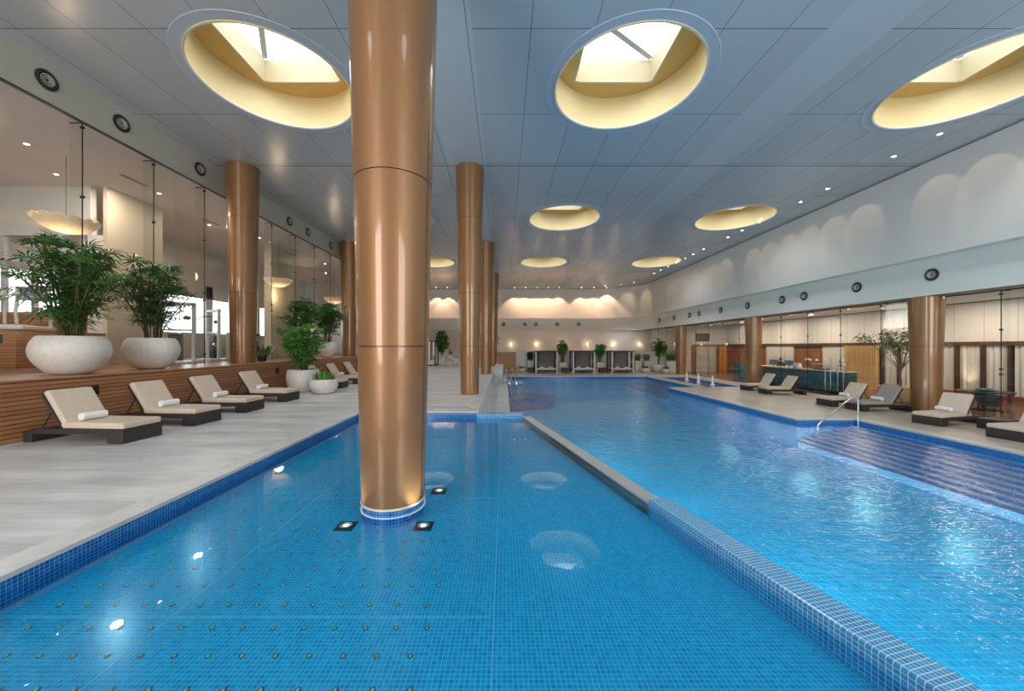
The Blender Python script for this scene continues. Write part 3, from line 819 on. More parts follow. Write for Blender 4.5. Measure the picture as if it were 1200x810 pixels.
bowl(o, .52, .86); rhapis(o, 21, .78, 2.25, 1.0, 24, .34, per=9, lw=.05)
o = empty('potted_palm', (-9.75, 19.7, 1.17), label='dark fan palm in a white bowl left of the far platform column', cat='potted plant', group=GP)
bowl(o, .52, .86); rhapis(o, 29, .78, 2.45, 1.0, 24, .34, per=9, lw=.05)
o = empty('potted_palm', (-8.05, 14.35, 0), label='bright leafy bamboo palm in a white bowl standing on the left deck', cat='potted plant', group=GP)
bowl(o, .60, .88, mouth=.9, foot=.6); rhapis(o, 5, .8, 1.95, 1.05, 30, .30, m_leaf3, per=10, lower=.15, lw=.05)
o = empty('bowl_planter', (-6.92, 13.75, 0), label='low white bowl of short green leaves on the left deck', cat='potted plant')
bowl(o, .50, .55, mouth=.95, foot=.5); blades(o, 8, .48, .38, .50, 90, m_leaf3, .07)
# low leafy plants on the platform right of the near column
o = empty('foliage_plant', (-10.2, 15.1, 1.17), label='low broad-leaved plant behind glass right of the platform column', cat='potted plant')
MB().lathe([(.001, 0), (.14, 0), (.2, .25), (.19, .25), (.001, .22)], 20).build('pot', m_dark, o, smooth=True)
blades(o, 31, .22, .6, .5, 26, m_leaf2, .1)

# far-end planters and daybeds
def far_planter(x, y, r, h, label, kind, seed, ph, shape='bowl', size=None, name='potted_plant', pr=None, z=DZ):
    o = empty(name, (x, y, z), label=label, cat='potted plant')
    if shape == 'bowl': bowl(o, r, h, mouth=.92, foot=.5)
    else:
        sx = size or r
        MB().box(-sx, sx, -r, r, 0, h).build('planter_box', m_pot, o, bevel=.02)
        MB().box(-sx + .04, sx - .04, -r + .04, r - .04, h, h + .01).build('soil', m_soil, o)
    pr = pr or r
    if kind == 'bush': bush(o, seed, h, ph, pr, 1100, .24, m_leaf2)
    elif kind == 'palm': rhapis(o, seed, h, ph, pr * .8, 14, .36, m_leaf3, per=9, lower=.5, nf=7, lw=.07)
    else: blades(o, seed, h * .9, ph, pr, 60, m_leaf2, .08)
    return o
PY = 36.5
def X(px, y): return (px - 591) / 420 * y
far_planter(X(611.5, 35), 35, .42, .42, 'low white bowl of plants at the far end, just right of the bronze panel', 'blades', 41, .25)
far_planter(X(621.5, PY), PY, .32, 1.1, 'white box planter with a shrub left of the first daybed', 'bush', 42, .8, 'box')
far_planter(X(659.5, PY), PY, .42, .95, 'bushy palm in white planter between the first and second daybeds', 'palm', 43, 2.3, 'box', pr=.62, name='potted_palm')
far_planter(X(703.5, PY), PY, .42, .95, 'arching palm in white planter between the second and third daybeds', 'palm', 44, 2.1, 'box', pr=.62, name='potted_palm')
far_planter(X(747, PY), PY, .30, 1.1, 'white box planter of upright leaves just right of the third daybed', 'blades', 45, .9, 'box')
far_planter(X(758, PY), PY, .32, 1.1, 'white box planter of upright leaves left of the tall leafy tree', 'blades', 46, .9, 'box')
far_planter(X(756, 35.1), 35.1, .42, .42, 'low white bowl in front of the two box planters at far right', 'blades', 47, .3)
far_planter(X(771, 35.6), 35.6, .62, .75, 'tall leafy round-crowned tree in a white bowl planter at the far end', 'bush', 48, 2.5, pr=.95, name='potted_tree')
far_planter(X(781, 33.9), 33.9, .36, .42, 'small white bowl planter right of the leafy tree', 'blades', 49, .3)
far_planter(X(786, 35.3), 35.3, .30, 1.15, 'long white box planter of dense leaves by the farthest right column', 'blades', 50, .95, 'box', size=.45, pr=.6)
def side_cube(px, label):
    o = MB().box(-.28, .28, -.28, .28, 0, .46).box(-.3, .3, -.3, .3, .43, .48).build('side_table', m_dark, bevel=.01, loc=(X(px, 34.9), 34.9, DZ))
    tag(o, label, 'side table', 'dark cube tables beside the daybeds')
side_cube(661.5, 'dark cube table between the first and second daybeds')
side_cube(705.5, 'dark cube table between the second and third daybeds')
side_cube(622, 'dark cube table left of the first daybed')
m_drape = M('taupe_drape', (.28, .235, .23), .9)
m_cabw = M('cabana_white', (.62, .60, .60), .5)
def make_daybed():
    o = empty('daybed')
    b = MB()
    for (x, y) in ((-1.05, 0), (.95, 0), (-1.05, 1.7), (.95, 1.7)): pass
    for x in (-1.06, .94):
        for y in (0, 1.65): MB().box(x, x + .12, y, y + .12, 0, 2.05).build('post', m_cabw if y == 0 else m_dark, o)
    MB().box(-1.1, 1.1, -.03, 1.8, 2.02, 2.12).build('canopy', m_dark, o)
    MB().box(-.94, .94, .02, 1.7, .14, .30).build('bed_frame', m_dark, o)
    MB().box(-.92, .92, .0, 1.65, .31, .46).build('mattress', m_cabw, o, bevel=.03)
    b = MB(); vs = []; fs = []
    for i in range(41):
        x = -.92 + 1.84 * i / 40; y = 1.6 + .03 * math.sin(i * 1.7); vs += [(x, y, .4), (x, y, 2.0)]
    for i in range(40): fs.append((2 * i, 2 * i + 1, 2 * i + 3, 2 * i + 2))
    b.add(vs, fs); b.build('back_drape', m_drape, o)
    for s in (-1, 1):
        b = MB()
        b.lathe([(.12, 2.0), (.09, 1.5), (.05, 1.1), (.10, .7), (.11, .35)], 12, (s * .86, .12, 0)); b.build('tied_curtain', m_dark, o, smooth=True)
    for x in (-.5, -.1, .35): MB().box(-.22, .22, -.07, .07, -.2, .2, mat=Matrix.Translation((x, 1.25, .66)) @ Matrix.Rotation(R(-20), 4, 'X') @ Matrix.Rotation(R(45 if x == -.1 else 8), 4, 'Y')).build('cushion', m_drape, o, bevel=.05)
    return o
db = make_daybed()
for i, px in enumerate((640.5, 684.3, 730)):
    o = db if i == 0 else copy_tree(db)
    o.location = (X(px, 34.2), 34.2, DZ)
    tag(o, ('left', 'middle', 'right')[i] + ' one of three curtained daybeds at the far end of the pool', 'daybed', 'curtained daybeds')
    for s in (-1, 1):
        t = MB().cyl((-.16, 0, .06), (.16, 0, .06), .06, n=12).build('rolled_towel', m_towel, smooth=True, loc=(o.location.x + s * .42, 34.55, DZ + .462))
        tag(t, ('left' if s < 0 else 'right') + ' rolled towel on the ' + ('left', 'middle', 'right')[i] + ' daybed', 'towel', 'rolled towels on the daybeds')
# bronze panel box near the far pool corner
tag(MB().box(-.65, 1.1, 33.4, 34.2, DZ, 1.2).box(-.68, 1.13, 33.37, 34.23, 1.2, 1.24).build('service_counter', m_brownbox, bevel=.01), 'plain bronze-brown boxed counter at the far left corner of the large pool', 'counter')
tag(MB().box(-.74, -.1, 24.4, 30.5, DZ, .2).box(-.745, -.07, 24.35, 30.5, .2, .28).build('stone_plinth', m_cope, bevel=.01), 'low stone-capped plinth beside the third central column', 'plinth')

# far left deck corner
o = empty('cabana_frame', (-6.75, 33, 0), label='black-framed cabana with white curtains at the far left deck', cat='cabana')
b = MB()
for x in (-.35, .35):
    for y in (0, 1.6): b.box(x - .04, x + .04, y, y + .08, 0, 2.3)
b.box(-.39, .39, 0, 1.68, 2.25, 2.33).box(-.39, .39, 0, 1.68, 0, .08)
b.build('frame', m_black, o)
MB().box(-.33, -.08, .03, .08, .1, 2.25).box(.18, .33, .03, .08, .9, 2.2).box(-.1, .3, .2, 1.5, .1, .5).build('curtain', m_white, o)
o = empty('potted_tree', (-6.2, 36, 0), label='round leafy tree in white pot at the far left of the deck', cat='potted plant')
MB().lathe([(.001, 0), (.36, 0), (.48, .85), (.44, .85), (.001, .8)], 32).build('pot', m_pot, o, smooth=True)
bush(o, 61, .8, 2.4, .9, 1500, .26, m_leaf2)
o = empty('round_table', (-5.0, 33.3, 0), label='small round table on the far left deck', cat='table')
MB().lathe([(.001, .70), (.42, .70), (.42, .73), (.001, .73)], 32).build('tabletop', m_mach, o); MB().cyl((0, 0, 0), (0, 0, .7), .03).cyl((0, 0, 0), (0, 0, .02), .22).build('pedestal', m_steel, o)
o = empty('flower_arrangement', (-5.0, 33.3, .73), label='dark flower arrangement in white vase on the small round table', cat='flowers')
MB().lathe([(.001, 0), (.09, 0), (.13, .15), (.07, .3), (.001, .28)], 20).build('vase', m_white, o, smooth=True); bush(o, 62, .25, .5, .34, 140, .12, m_leaf, True, .1)
def easy_chair(x, y, z, rz, label, mat=m_mach, grp=None):
    o = empty('armchair', (x, y, z), rz, label, 'chair', grp)
    vs = []; fs = []; nn = 14
    for i in range(nn + 1):
        t = R(-115) + R(230) * i / nn; h = .62 + .16 * math.cos(t)
        for (r, zz) in ((.25, .38), (.33, h)): vs.append((-r * math.cos(t), r * math.sin(t), zz))
    for i in range(nn): fs.append((2 * i, 2 * i + 1, 2 * i + 3, 2 * i + 2))
    bk = MB().add(vs, fs).build('backrest', mat, o, smooth=True); so = bk.modifiers.new('s', 'SOLIDIFY'); so.thickness = .03
    MB().lathe([(.001, .36), (.27, .36), (.29, .40), (.27, .45), (.001, .46)], 28).build('seat', mat, o, smooth=True)
    for sx_ in (-1, 1):
        for sy_ in (-1, 1): MB().cyl((sx_ * .18, sy_ * .18, .37), (sx_ * .24, sy_ * .24, 0), .018, .012, 8).build('leg', mat, o)
    return o
easy_chair(-5.55, 31.6, 0, R(200), 'pale low armchair left of the small round table', grp='armchairs on the far left deck')
easy_chair(-4.35, 31.9, 0, R(-40), 'pale low armchair right of the small round table', grp='armchairs on the far left deck')
o = empty('potted_tree', (-3.55, 36, 0), label='narrow dark plant just left of the second central column', cat='potted plant')
MB().lathe([(.001, 0), (.25, 0), (.32, .5), (.001, .48)], 24).build('pot', m_pot, o, smooth=True); bush(o, 63, .5, 2.4, .5, 300, .2, m_leaf, True, .3)
o = empty('potted_tree', (-.95, 38.6, 0), label='slim dark plant right of the farthest central column', cat='potted plant')
MB().lathe([(.001, 0), (.25, 0), (.32, .6), (.001, .58)], 24).build('pot', m_pot, o, smooth=True); bush(o, 64, .6, 2.6, .45, 300, .2, m_leaf, True, .3)

# ------------------------------------------------------------------ handrails and platform
def rail(name, pts, r, label, parent=None):
    b = MB(); 
    return b
o = empty('handrail', (0, 0, 0), label='chrome handrail sloping into the water at the near right pool steps', cat='handrail')
ry = 12.42
pts = [(10.85, ry, PZ - .3), (10.87, ry, PZ - .02), (10.95, ry, PZ + .08), (12.05, ry, .04), (12.2, ry, .12), (12.33, ry, .13), (12.42, ry, .06), (12.44, ry, -.1), (12.44, ry, DZ)]
pts = pts[:-1]
pts = [(10.85, ry, PZ - .3), (10.86, ry, PZ), (11.0, ry, PZ + .13), (12.0, ry, .0), (12.13, ry, .08), (12.22, ry, .08), (12.26, ry, 0), (12.26, ry, -.3), (12.26, ry, PZ - .05)]
MB().tube(pts, .022, 12).build('rail', m_chrome, o, smooth=True)
MB().cyl((12.26, ry, PZ - .05), (12.26, ry, PZ + .0), .045, n=16).build('flange', m_chrome, o)
o = empty('handrail', (0, 0, 0), label='pair of looped chrome rails at the far left pool corner', cat='handrail')
for dx in (0, .42):
    MB().tube([(.06 + dx, 25.25, DZ if not dx else PZ + .1), (.06 + dx, 25.25, .18), (.08 + dx, 25.1, .30), (.12 + dx, 24.7, .26), (.40 + dx, 21.4, -.80), (.42 + dx, 21.2, -1.05)], .035, 10).build('rail', m_chrome, o, smooth=True)
tag(MB().box(.2, 1.3, 25.4, 27.6, PB, PZ + .05).box(.2, 1.32, 25.38, 27.62, PZ + .05, PZ + .08).build('entry_platform', m_tile_edge), 'small pale tiled entry platform at the far left pool edge', 'pool platform')
tag(MB().prism([(.2, 19.2), (2.5, 20.3), (2.9, 21), (1.3, 25.3), (.2, 25.3)], PB, PZ - .16).build('dark_slab', m_stepdark), 'dark submerged slab below the far left handrail', 'pool ledge')  # dark five-sided slab just under the water surface

# ------------------------------------------------------------------ in-floor lights and air jets in shallow pool
zf = WZ - .12
def floor_light(x, y, label):
    o = empty('floor_light', (x, y, zf), R(0), label, 'light', 'square floor lights round the pool column')
    MB().box(-.105, .105, -.105, .105, 0, .008).build('plate', m_black, o)
    MB().lathe([(.062, .008), (.07, .016), (.045, .016), (.035, .009)], 28).build('bezel', m_steel, o, smooth=True)
    MB().lathe([(.001, .012), (.034, .012)], 24).build('lens', m_lampglow, o)
    lamp('SPOT', 'floor_light_beam', (x, y, zf + .05), 26, WARM, spot_size=R(70), spot_blend=1, shadow_soft_size=.015, target=(-1.364 + (x + 1.364) * .35, 4.42 + (y - 4.42) * .35, 1.2))
floor_light(-.93, 4.12, 'square black floor light in front of the pool column on its right')
floor_light(-1.82, 4.12, 'square black floor light left of the pool column')
floor_light(-.93, 5.12, 'square black floor light behind the pool column on its right')
nz = None; cnt = 0
for r_ in range(14):
    y = 2.16 + r_ * .235
    x = -.568 - (.0 if r_ % 2 == 0 else .06); cnt_r = -1
    while 0: pass
    while x > -3.75:
        cnt_r += 1
        if (x + 1.364) ** 2 + (y - 4.42) ** 2 > .5 ** 2 and not (abs(y - 4.12) < .16 and (abs(x + .93) < .16 or abs(x + 1.82) < .16)):
            if nz is None:
                nz = MB().lathe([(.013, 0), (.013, .004), (.008, .008), (.001, .010)], 10).build('air_jet', m_brass, smooth=True)
                MB().lathe([(.013, .001), (.019, .002), (.019, .0)], 10).build('surround', m_black, nz)
                tag(nz, 'x', 'air jet', 'air jets in the shallow pool floor')
                nz.location = (x, y, zf)
            else:
                c = copy_tree(nz); c.location = (x, y, zf)
            (c if cnt else nz)['label'] = 'brass air jet in the pool floor, %s row from the camera, %s from the right' % (O_[r_].replace('nearest', 'first'), O_[cnt_r].replace('nearest', 'first')); cnt += 1
        x -= .225

# ------------------------------------------------------------------ air diffusers
def make_diff():
    o = empty('air_diffuser')
    MB().lathe([(.225, 0), (.225, .02), (.17, .035), (.16, .02)], 32).build('rim', m_dark, o, smooth=True)
    MB().lathe([(.001, .004), (.17, .004)], 24).build('throat', m_black, o)
    for r_ in (.13, .09, .05): MB().lathe([(r_, .005), (r_ + .005, .03), (r_ - .02, .02)], 24).build('vane_ring', m_bandl, o, smooth=True)
    return o
dp = make_diff(); first = True
def diffuser(loc, rot, label, grp):
    global first
    o = dp if first else copy_tree(dp); first = False
    o.location = loc; o.rotation_euler = rot; tag(o, label, 'air vent', grp)
ordn = ['nearest', 'second', 'third', 'fourth', 'fifth', 'sixth', 'seventh', 'eighth', 'ninth', 'tenth']
for i, y in enumerate((8.45, 10.1, 12.7, 18.0, 19.7, 22.3)):
    diffuser((-10.79, y, 8.08), (0, R(90), 0), ordn[i] + ' round air diffuser from the camera on the left fascia', 'round diffusers on the left fascia')
for i, y in enumerate((13.25, 16.07, 18.9, 20.4, 23.3, 26.2, 29.1, 30.6, 33.4, 36.5)):
    diffuser((15.81, y, 4.45), (0, R(-90), 0), ordn[i] + ' round air diffuser from the camera on the right fascia', 'round diffusers on the right fascia')
for i, x in enumerate((-.1, 2.43, 3.73, 6.26, 8.8)):
    diffuser((x, 42.36, 4.4), (R(90), 0, 0), ordn[i].replace('nearest', 'first') + ' round diffuser from the left on the far end fascia', 'round diffusers on the far fascia')

# ------------------------------------------------------------------ downlights (fixtures + their lamps)
def make_down():
    o = empty('downlight')
    MB().lathe([(.055, -.004), (.085, -.008), (.09, 0)], 20).build('bezel', m_white, o, smooth=True)
    MB().lathe([(.001, -.003), (.058, -.003)], 16).build('lens', m_downglow, o)
    return o
dl = make_down(); fd = True
def downlight(x, y, z, label, grp, tgt=None, en=0, color=(1, .86, .7), size=60):
    global fd
    o = dl if fd else copy_tree(dl); fd = False
    o.location = (x, y, z); tag(o, label, 'ceiling light', grp)
    if en:
        lamp('SPOT', 'downlight_beam', (x, y, z - .03), en, color, spot_size=R(size), spot_blend=.18, shadow_soft_size=.03, target=tgt)
i = 0
for y in (10, 11.36, 12.7, 15.3, 16.7, 18, 19.4, 20.8, 22.1, 24.8, 26.2, 27.4, 28.8, 30.2, 31.6, 33):
    downlight(13.8, y, CZ, O_[i] + ' small recessed downlight from the camera along the right ceiling edge', 'downlights along the right ceiling edge', (15.35, y, 7.0), 13, (1, .74, .55), size=44); i += 1
for k in range(3):
    t = R(15 + 30 * k); downlight(10.35 + 3.4 * math.cos(t), 36.9 + 3.0 * math.sin(t), CZ, ('right', 'middle', 'left')[k] + ' recessed downlight of the three round the curved ceiling corner', 'downlights round the ceiling corner', (10.35 + 5 * math.cos(t), 36.9 + 5 * math.sin(t), 6.8), 30, WARM, 46)
for i, px in enumerate((511, 524, 603, 616, 629.6, 642.4, 655.6, 681.6, 696, 711)):
    x = X(px, 41.0); downlight(x, 41.0, CZ, O_[i].replace('nearest', 'first') + ' small recessed downlight from the left across the far ceiling', 'downlights across the far ceiling', (x, 41.15, 3), 210, (1, .62, .38), 82)
# sconces on the far wall
for i, x in enumerate((.8, 3.9, 7.0, 10.0, 13.1, 16.2, 18.8)):
    o = empty('wall_sconce', (x, 43.15, 2.04), label=('first', 'second', 'third', 'fourth', 'fifth', 'sixth', 'seventh')[i] + ' small up-and-down wall sconce from the left on the far wall', cat='wall light', group='sconces on the far wall')
    MB().box(-.07, .07, -.12, .03, -.12, .12).build('body', m_white, o)
    for zz in (.125, -.185): MB().box(-.06, .06, -.1, .0, zz, zz + .06).build('lens', m_lampglow, o)
    lamp('POINT', 'sconce_bulb', (x, 42.85, 2.04), 5, WARM, shadow_soft_size=.05)

# ------------------------------------------------------------------ reception
cn = empty('reception_desk', (0, 0, DZ), label='long reception desk faced in teal glass with a cream stone top', cat='desk')
MB().box(17.75, 18.4, 18.7, 24.6, .12, 1.16).build('glass_front', m_teal, cn)
MB().box(17.7, 18.6, 18.6, 24.7, 1.16, 1.22).build('stone_top', m_stone_top, cn, bevel=.01)
MB().box(17.85, 18.3, 18.8, 24.6, 0, .12).build('plinth', m_dark, cn)
MB().box(17.6, 18.6, 24.62, 25.2, 0, 1.24).build('end_pier', m_stone_top, cn)
b = MB()
for y in (20.2, 21.7, 23.2): b.box(17.742, 17.752, y - .01, y + .01, .12, 1.16)
b.build('panel_joint', m_black, cn)
tag(MB().box(17.3, 18.0, 26.2, 27.0, DZ, .5).box(17.26, 18.04, 26.16, 27.04, .5, .55).build('side_desk', m_teal), 'narrow teal desk left of the second right-hand column', 'desk')
def monitor(x, y, z, rz, label):
    o = empty('monitor', (x, y, z), rz, label, 'monitor', 'monitors on the reception desk')
    MB().box(-.015, .015, -.24, .24, .1, .42).build('screen_case', m_black, o, bevel=.005)
    MB().box(-.02, -.014, -.22, .22, .12, .40).build('screen', m_screen, o)
    MB().cyl((0, 0, 0), (0, 0, .12), .02).cyl((0, 0, 0), (0, 0, .012), .1).build('stand', m_black, o)
monitor(18.3, 24.35, .474, R(35), 'monitor at the left end of the reception desk')
monitor(18.3, 23.05, .474, R(30), 'monitor right of the staff member on the reception desk')
o = empty('table_lamp', (18.3, 21.6, .474), label='small lamp with a white dome shade on the reception desk', cat='lamp')
MB().cyl((0, 0, 0), (0, 0, .52), .012).cyl((0, 0, 0), (0, 0, .02), .08).build('stem', m_black, o)
MB().lathe([(.16, .48), (.15, .54), (.1, .59), (.001, .62)], 24).build('lamp_shade', m_white, o, smooth=True)
o = empty('table_lamp', (18.48, 21.2, .474), label='smaller white lamp right of the dome lamp on the reception desk', cat='lamp')
MB().cyl((0, 0, 0), (0, 0, .5), .01).cyl((0, 0, 0), (0, 0, .02), .06).build('stem', m_black, o)
MB().lathe([(.07, .46), (.06, .55), (.001, .57)], 20).build('lamp_shade', m_white, o, smooth=True)
for i in range(4):
    t = MB().box(-.16 + .012 * i, .16 - .012 * i, -.22 + .02 * i, .22 - .02 * i, 0, .07).build('folded_towel', m_towel, bevel=.025, loc=(18.15, 22.2, .471 + i * .072), rz=R(8 * i - 10))
    tag(t, ('bottom', 'second from bottom', 'second from top', 'top')[i] + ' folded cream towel in the stack on the reception desk', 'towel', 'folded towels on the desk')
o = empty('display_case', (18.2, 20.5, .474), label='low glass display case near the middle of the reception desk', cat='display case')
MB().box(-.2, .2, -.45, .45, 0, .3).build('glass_case', m_glass, o); MB().box(-.22, .22, -.47, .47, .3, .33).build('lid', m_stone_top, o)
MB().box(-.19, .19, -.44, .44, .001, .05).build('tray', m_dark, o)
for i, y in enumerate((18.9, 19.4, 21.3)):
    o = MB().lathe([(.001, 0), (.06, 0), (.10, .07), (.09, .07), (.001, .02)], 20).build('small_bowl', m_brass, smooth=True, loc=(18.0, y, .471))
    tag(o, ('rightmost', 'second from right', 'third from right')[i] + ' small brass bowl on the reception desk', 'bowl', 'small bowls on the desk')
# door pull handles
for i, y in enumerate((18.05, 18.35, 18.75, 19.05)):
    o = MB().cyl((0, 0, .05), (0, 0, 1.7), .022, n=12).cyl((0, 0, .4), (.09, 0, .4), .012, n=8).cyl((0, 0, 1.4), (.09, 0, 1.4), .012, n=8).build('door_handle', m_chrome, smooth=True, loc=(16.7, y - .4, DZ + .25))
    tag(o, ('rightmost', 'second from right', 'second from left', 'leftmost')[i] + ' tall chrome pull handle on the glass doors', 'door handle', 'pull handles on the glass doors')

# staff member standing behind the desk
def person():
    o = empty('person', (19.05, 24.75, DZ), R(-100), 'person in dark clothes standing behind the reception desk, looking down', 'person')
    J = {'pel': (0, 0, .95), 'sp': (0, .0, 1.15), 'ch': (.02, 0, 1.36), 'nk': (.04, 0, 1.50), 'hd': (.08, 0, 1.60),
         'ls': (.02, .17, 1.42), 'le': (.08, .23, 1.14), 'lh': (.28, .16, 1.08), 'lf': (.36, .14, 1.07),
         'rs': (.02, -.17, 1.42), 're': (.08, -.23, 1.14), 'rh': (.28, -.16, 1.08), 'rf': (.36, -.14, 1.07),
         'lhip': (0, .09, .90), 'lk': (.02, .10, .50), 'la': (0, .10, .08), 'lt': (.14, .11, .04),
         'rhip': (0, -.09, .90), 'rk': (.02, -.10, .50), 'ra': (0, -.10, .08), 'rt': (.14, -.11, .04)}
    rad = {'pel': .14, 'sp': .12, 'ch': .15, 'nk': .055, 'hd': .07, 'ls': .065, 'le': .045, 'lh': .03, 'lf': .03, 'rs': .065, 're': .045, 'rh': .03, 'rf': .03,
           'lhip': .09, 'lk': .065, 'la': .045, 'lt': .04, 'rhip': .09, 'rk': .065, 'ra': .045, 'rt': .04}
    E = [('pel', 'sp'), ('sp', 'ch'), ('ch', 'nk'), ('nk', 'hd'), ('ch', 'ls'), ('ls', 'le'), ('le', 'lh'), ('lh', 'lf'), ('ch', 'rs'), ('rs', 're'), ('re', 'rh'), ('rh', 'rf'),
         ('pel', 'lhip'), ('lhip', 'lk'), ('lk', 'la'), ('la', 'lt'), ('pel', 'rhip'), ('rhip', 'rk'), ('rk', 'ra'), ('ra', 'rt')]
    ks = list(J); me = bpy.data.meshes.new('body'); me.from_pydata([J[k] for k in ks], [(ks.index(a), ks.index(b_)) for a, b_ in E], []); me.update()
    bo = bpy.data.objects.new('body', me); col.objects.link(bo); bo.parent = o; me.materials.append(m_shirt)
    sk = bo.modifiers.new('skin', 'SKIN'); bo.modifiers.new('sub', 'SUBSURF').render_levels = 2
    lay = me.skin_vertices[0] if len(me.skin_vertices) else None
    if lay:
        for i_, k in enumerate(ks): lay.data[i_].radius = (rad[k], rad[k])
        lay.data[0].use_root = True
    hb = MB().ball((.09, 0, 1.64), (.095, .078, .12), 20)
    hb.ball((.185, 0, 1.62), (.018, .014, .022), 8).ball((.09, .08, 1.63), (.018, .012, .03), 8).ball((.09, -.08, 1.63), (.018, .012, .03), 8)
    hd = hb.build('head', m_skin, o, smooth=True)
    MB().ball((.07, 0, 1.69), (.105, .09, .10), 20).ball((.0, 0, 1.62), (.05, .075, .09), 12).build('hair', m_hair, o, smooth=True)
    for s in (-1, 1):
        b = MB().ball((.38, s * .14, 1.07), (.045, .035, .015), 10)
        for q in range(4): b.tube([(.41, s * .14 + (q - 1.5) * .018, 1.07), (.45 + .01 * (q in (1, 2)), s * .14 + (q - 1.5) * .02, 1.065), (.475 + .012 * (q in (1, 2)), s * .14 + (q - 1.5) * .02, 1.05)], .008, 6)
        b.tube([(.37, s * .11, 1.07), (.40, s * .09, 1.06), (.425, s * .085, 1.055)], .009, 6)
        b.build('hand', m_skin, o, smooth=True)
person()

# small tree, table and chairs in right interior
o = empty('potted_tree', (18.5, 16.75, DZ), label='small twisted tree with a spreading crown behind glass, beside the near right column', cat='potted plant')
MB().lathe([(.001, 0), (.62, 0), (.72, .1), (.75, .66), (.70, .70), (.68, .66), (.001, .62)], 40).build('planter', m_goldlat, o, smooth=True)
rg = random.Random(71); tb = MB(); lf = MB()
tb.tube([(0, 0, .6), (.03, .0, .95), (-.05, .03, 1.25), (.08, 0, 1.5)], .05, 8, [.06, .045, .04, .035])
ends = []
for k in range(12):
    a = k * 2.4; ln = rg.uniform(.4, 1.2); e = (ln * math.cos(a) * 1.0, ln * math.sin(a) * 1.0, rg.uniform(2.5, 3.35) - .25 * ln)
    s0 = (.05, 0, 1.35 + .02 * k); mid = (e[0] * .45 + rg.uniform(-.08, .08), e[1] * .45, (s0[2] + e[2]) / 2 - .05)
    tb.tube([s0, mid, e], .02, 6, [.024, .015, .008]); ends.append(e)
for e in ends: leafcloud(lf, rg, e, (.46, .46, .26), 240, .12, .2)
tb.build('trunk', m_trunk, o, smooth=True); lf.build('foliage', leafmat('olive_leaf', (.09, .15, .04), (.24, .32, .10)), o)
o = empty('dining_table', (19.3, 14.4, DZ), label='dark round dining table behind the right glass wall', cat='table')
MB().lathe([(.001, .71), (.75, .71), (.75, .75), (.001, .75)], 40).build('tabletop', m_rattan, o); MB().cyl((0, 0, 0), (0, 0, .71), .06).cyl((0, 0, 0), (0, 0, .03), .35).build('pedestal', m_rattan, o)
o = MB().lathe([(.001, 0), (.12, 0), (.32, .07), (.30, .09), (.001, .03)], 28).build('serving_dish', m_teal, smooth=True, loc=(19.2, 14.3, 0.0))
tag(o, 'wide teal dish on the dining table behind the right glass wall', 'dish')
GC = 'black rattan chairs behind the right glass'
easy_chair(18.0, 13.3, DZ, R(60), 'black rattan armchair nearest the glass, in front of the dining table', m_rattan, GC)
easy_chair(18.3, 15.2, DZ, R(-40), 'black rattan armchair left of the dining table', m_rattan, GC)
easy_chair(19.3, 12.7, DZ, R(90), 'black rattan armchair at the right picture edge behind the glass', m_rattan, GC)
easy_chair(20.2, 15.1, DZ, R(200), 'black rattan armchair on the far side of the dining table', m_rattan, GC)
# right interior lamps
for i, y in enumerate((12, 16, 20, 24, 28, 32)):
    downlight(19.2, y, 3.9, O_[i] + ' small recessed downlight in the ceiling behind the right glass wall', 'downlights behind the right glass wall')
    lamp('AREA', 'interior_lamp', (20.2, y, 3.87), 60, (1, .82, .64), shape='DISK', size=1.2, target=(20.2, y, 0))
lamp('SPOT', 'wall_washer', (21.6, 17.0, -.3), 25, WARM, spot_size=R(60), spot_blend=1, shadow_soft_size=.05, target=(22.1, 17, .8))
lamp('POINT', 'door_lamp', (22.5, 34.6, 1.6), 60, (1, .65, .3), shadow_soft_size=.15)

# ------------------------------------------------------------------ gym
for i, (x, y, z) in enumerate(((-13.2, 10.8, 5.5), (-12.6, 20, 5.4), (-12.8, 27, 5.3))):
    o = empty('pendant_lamp', (x, y, z), label=('large pleated pendant lamp glowing above the biggest palm', 'glowing pendant lamp right of the near platform column', 'farthest glowing pendant lamp, beside the far platform column')[i], cat='pendant lamp', group='pleated pendant lamps behind the left glass')
    vs = []; fs = []; n_ = 96; rings = ((.08, .16), (.3, .15), (.5, .12), (.66, .08), (.64, .0), (.52, -.14), (.32, -.24), (.02, -.30))
    for (r_, zz) in rings:
        for k in range(n_):
            t = 2 * PI * k / n_; q = r_ * (1 + (.09 if r_ > .5 else .04) * abs(math.cos(t * 7))) ; vs.append((q * math.cos(t), q * math.sin(t), zz + .07 * abs(math.cos(t * 7)) * (r_ / .7)))
    for s_ in range(len(rings) - 1):
        for k in range(n_):
            m_ = (k + 1) % n_; fs.append((s_ * n_ + k, s_ * n_ + m_, (s_ + 1) * n_ + m_, (s_ + 1) * n_ + k))
    MB().add(vs, fs).build('lamp_shade', m_shade, o, smooth=True)
    MB().cyl((0, 0, .2), (0, 0, 7.56 - z), .006).build('cord', m_black, o)
    lamp('POINT', 'pendant_bulb', (x, y, z - .75), 25, WARM, shadow_soft_size=.25)
for i, (x, y) in enumerate(((-13.6, 10.2), (-15, 12), (-13, 13.5), (-14, 17), (-13, 19), (-15, 21), (-12.5, 25))):
    downlight(x, y, 7.56, O_[i] + ' small recessed downlight in the ceiling behind the left glass wall', 'gym ceiling downlights')
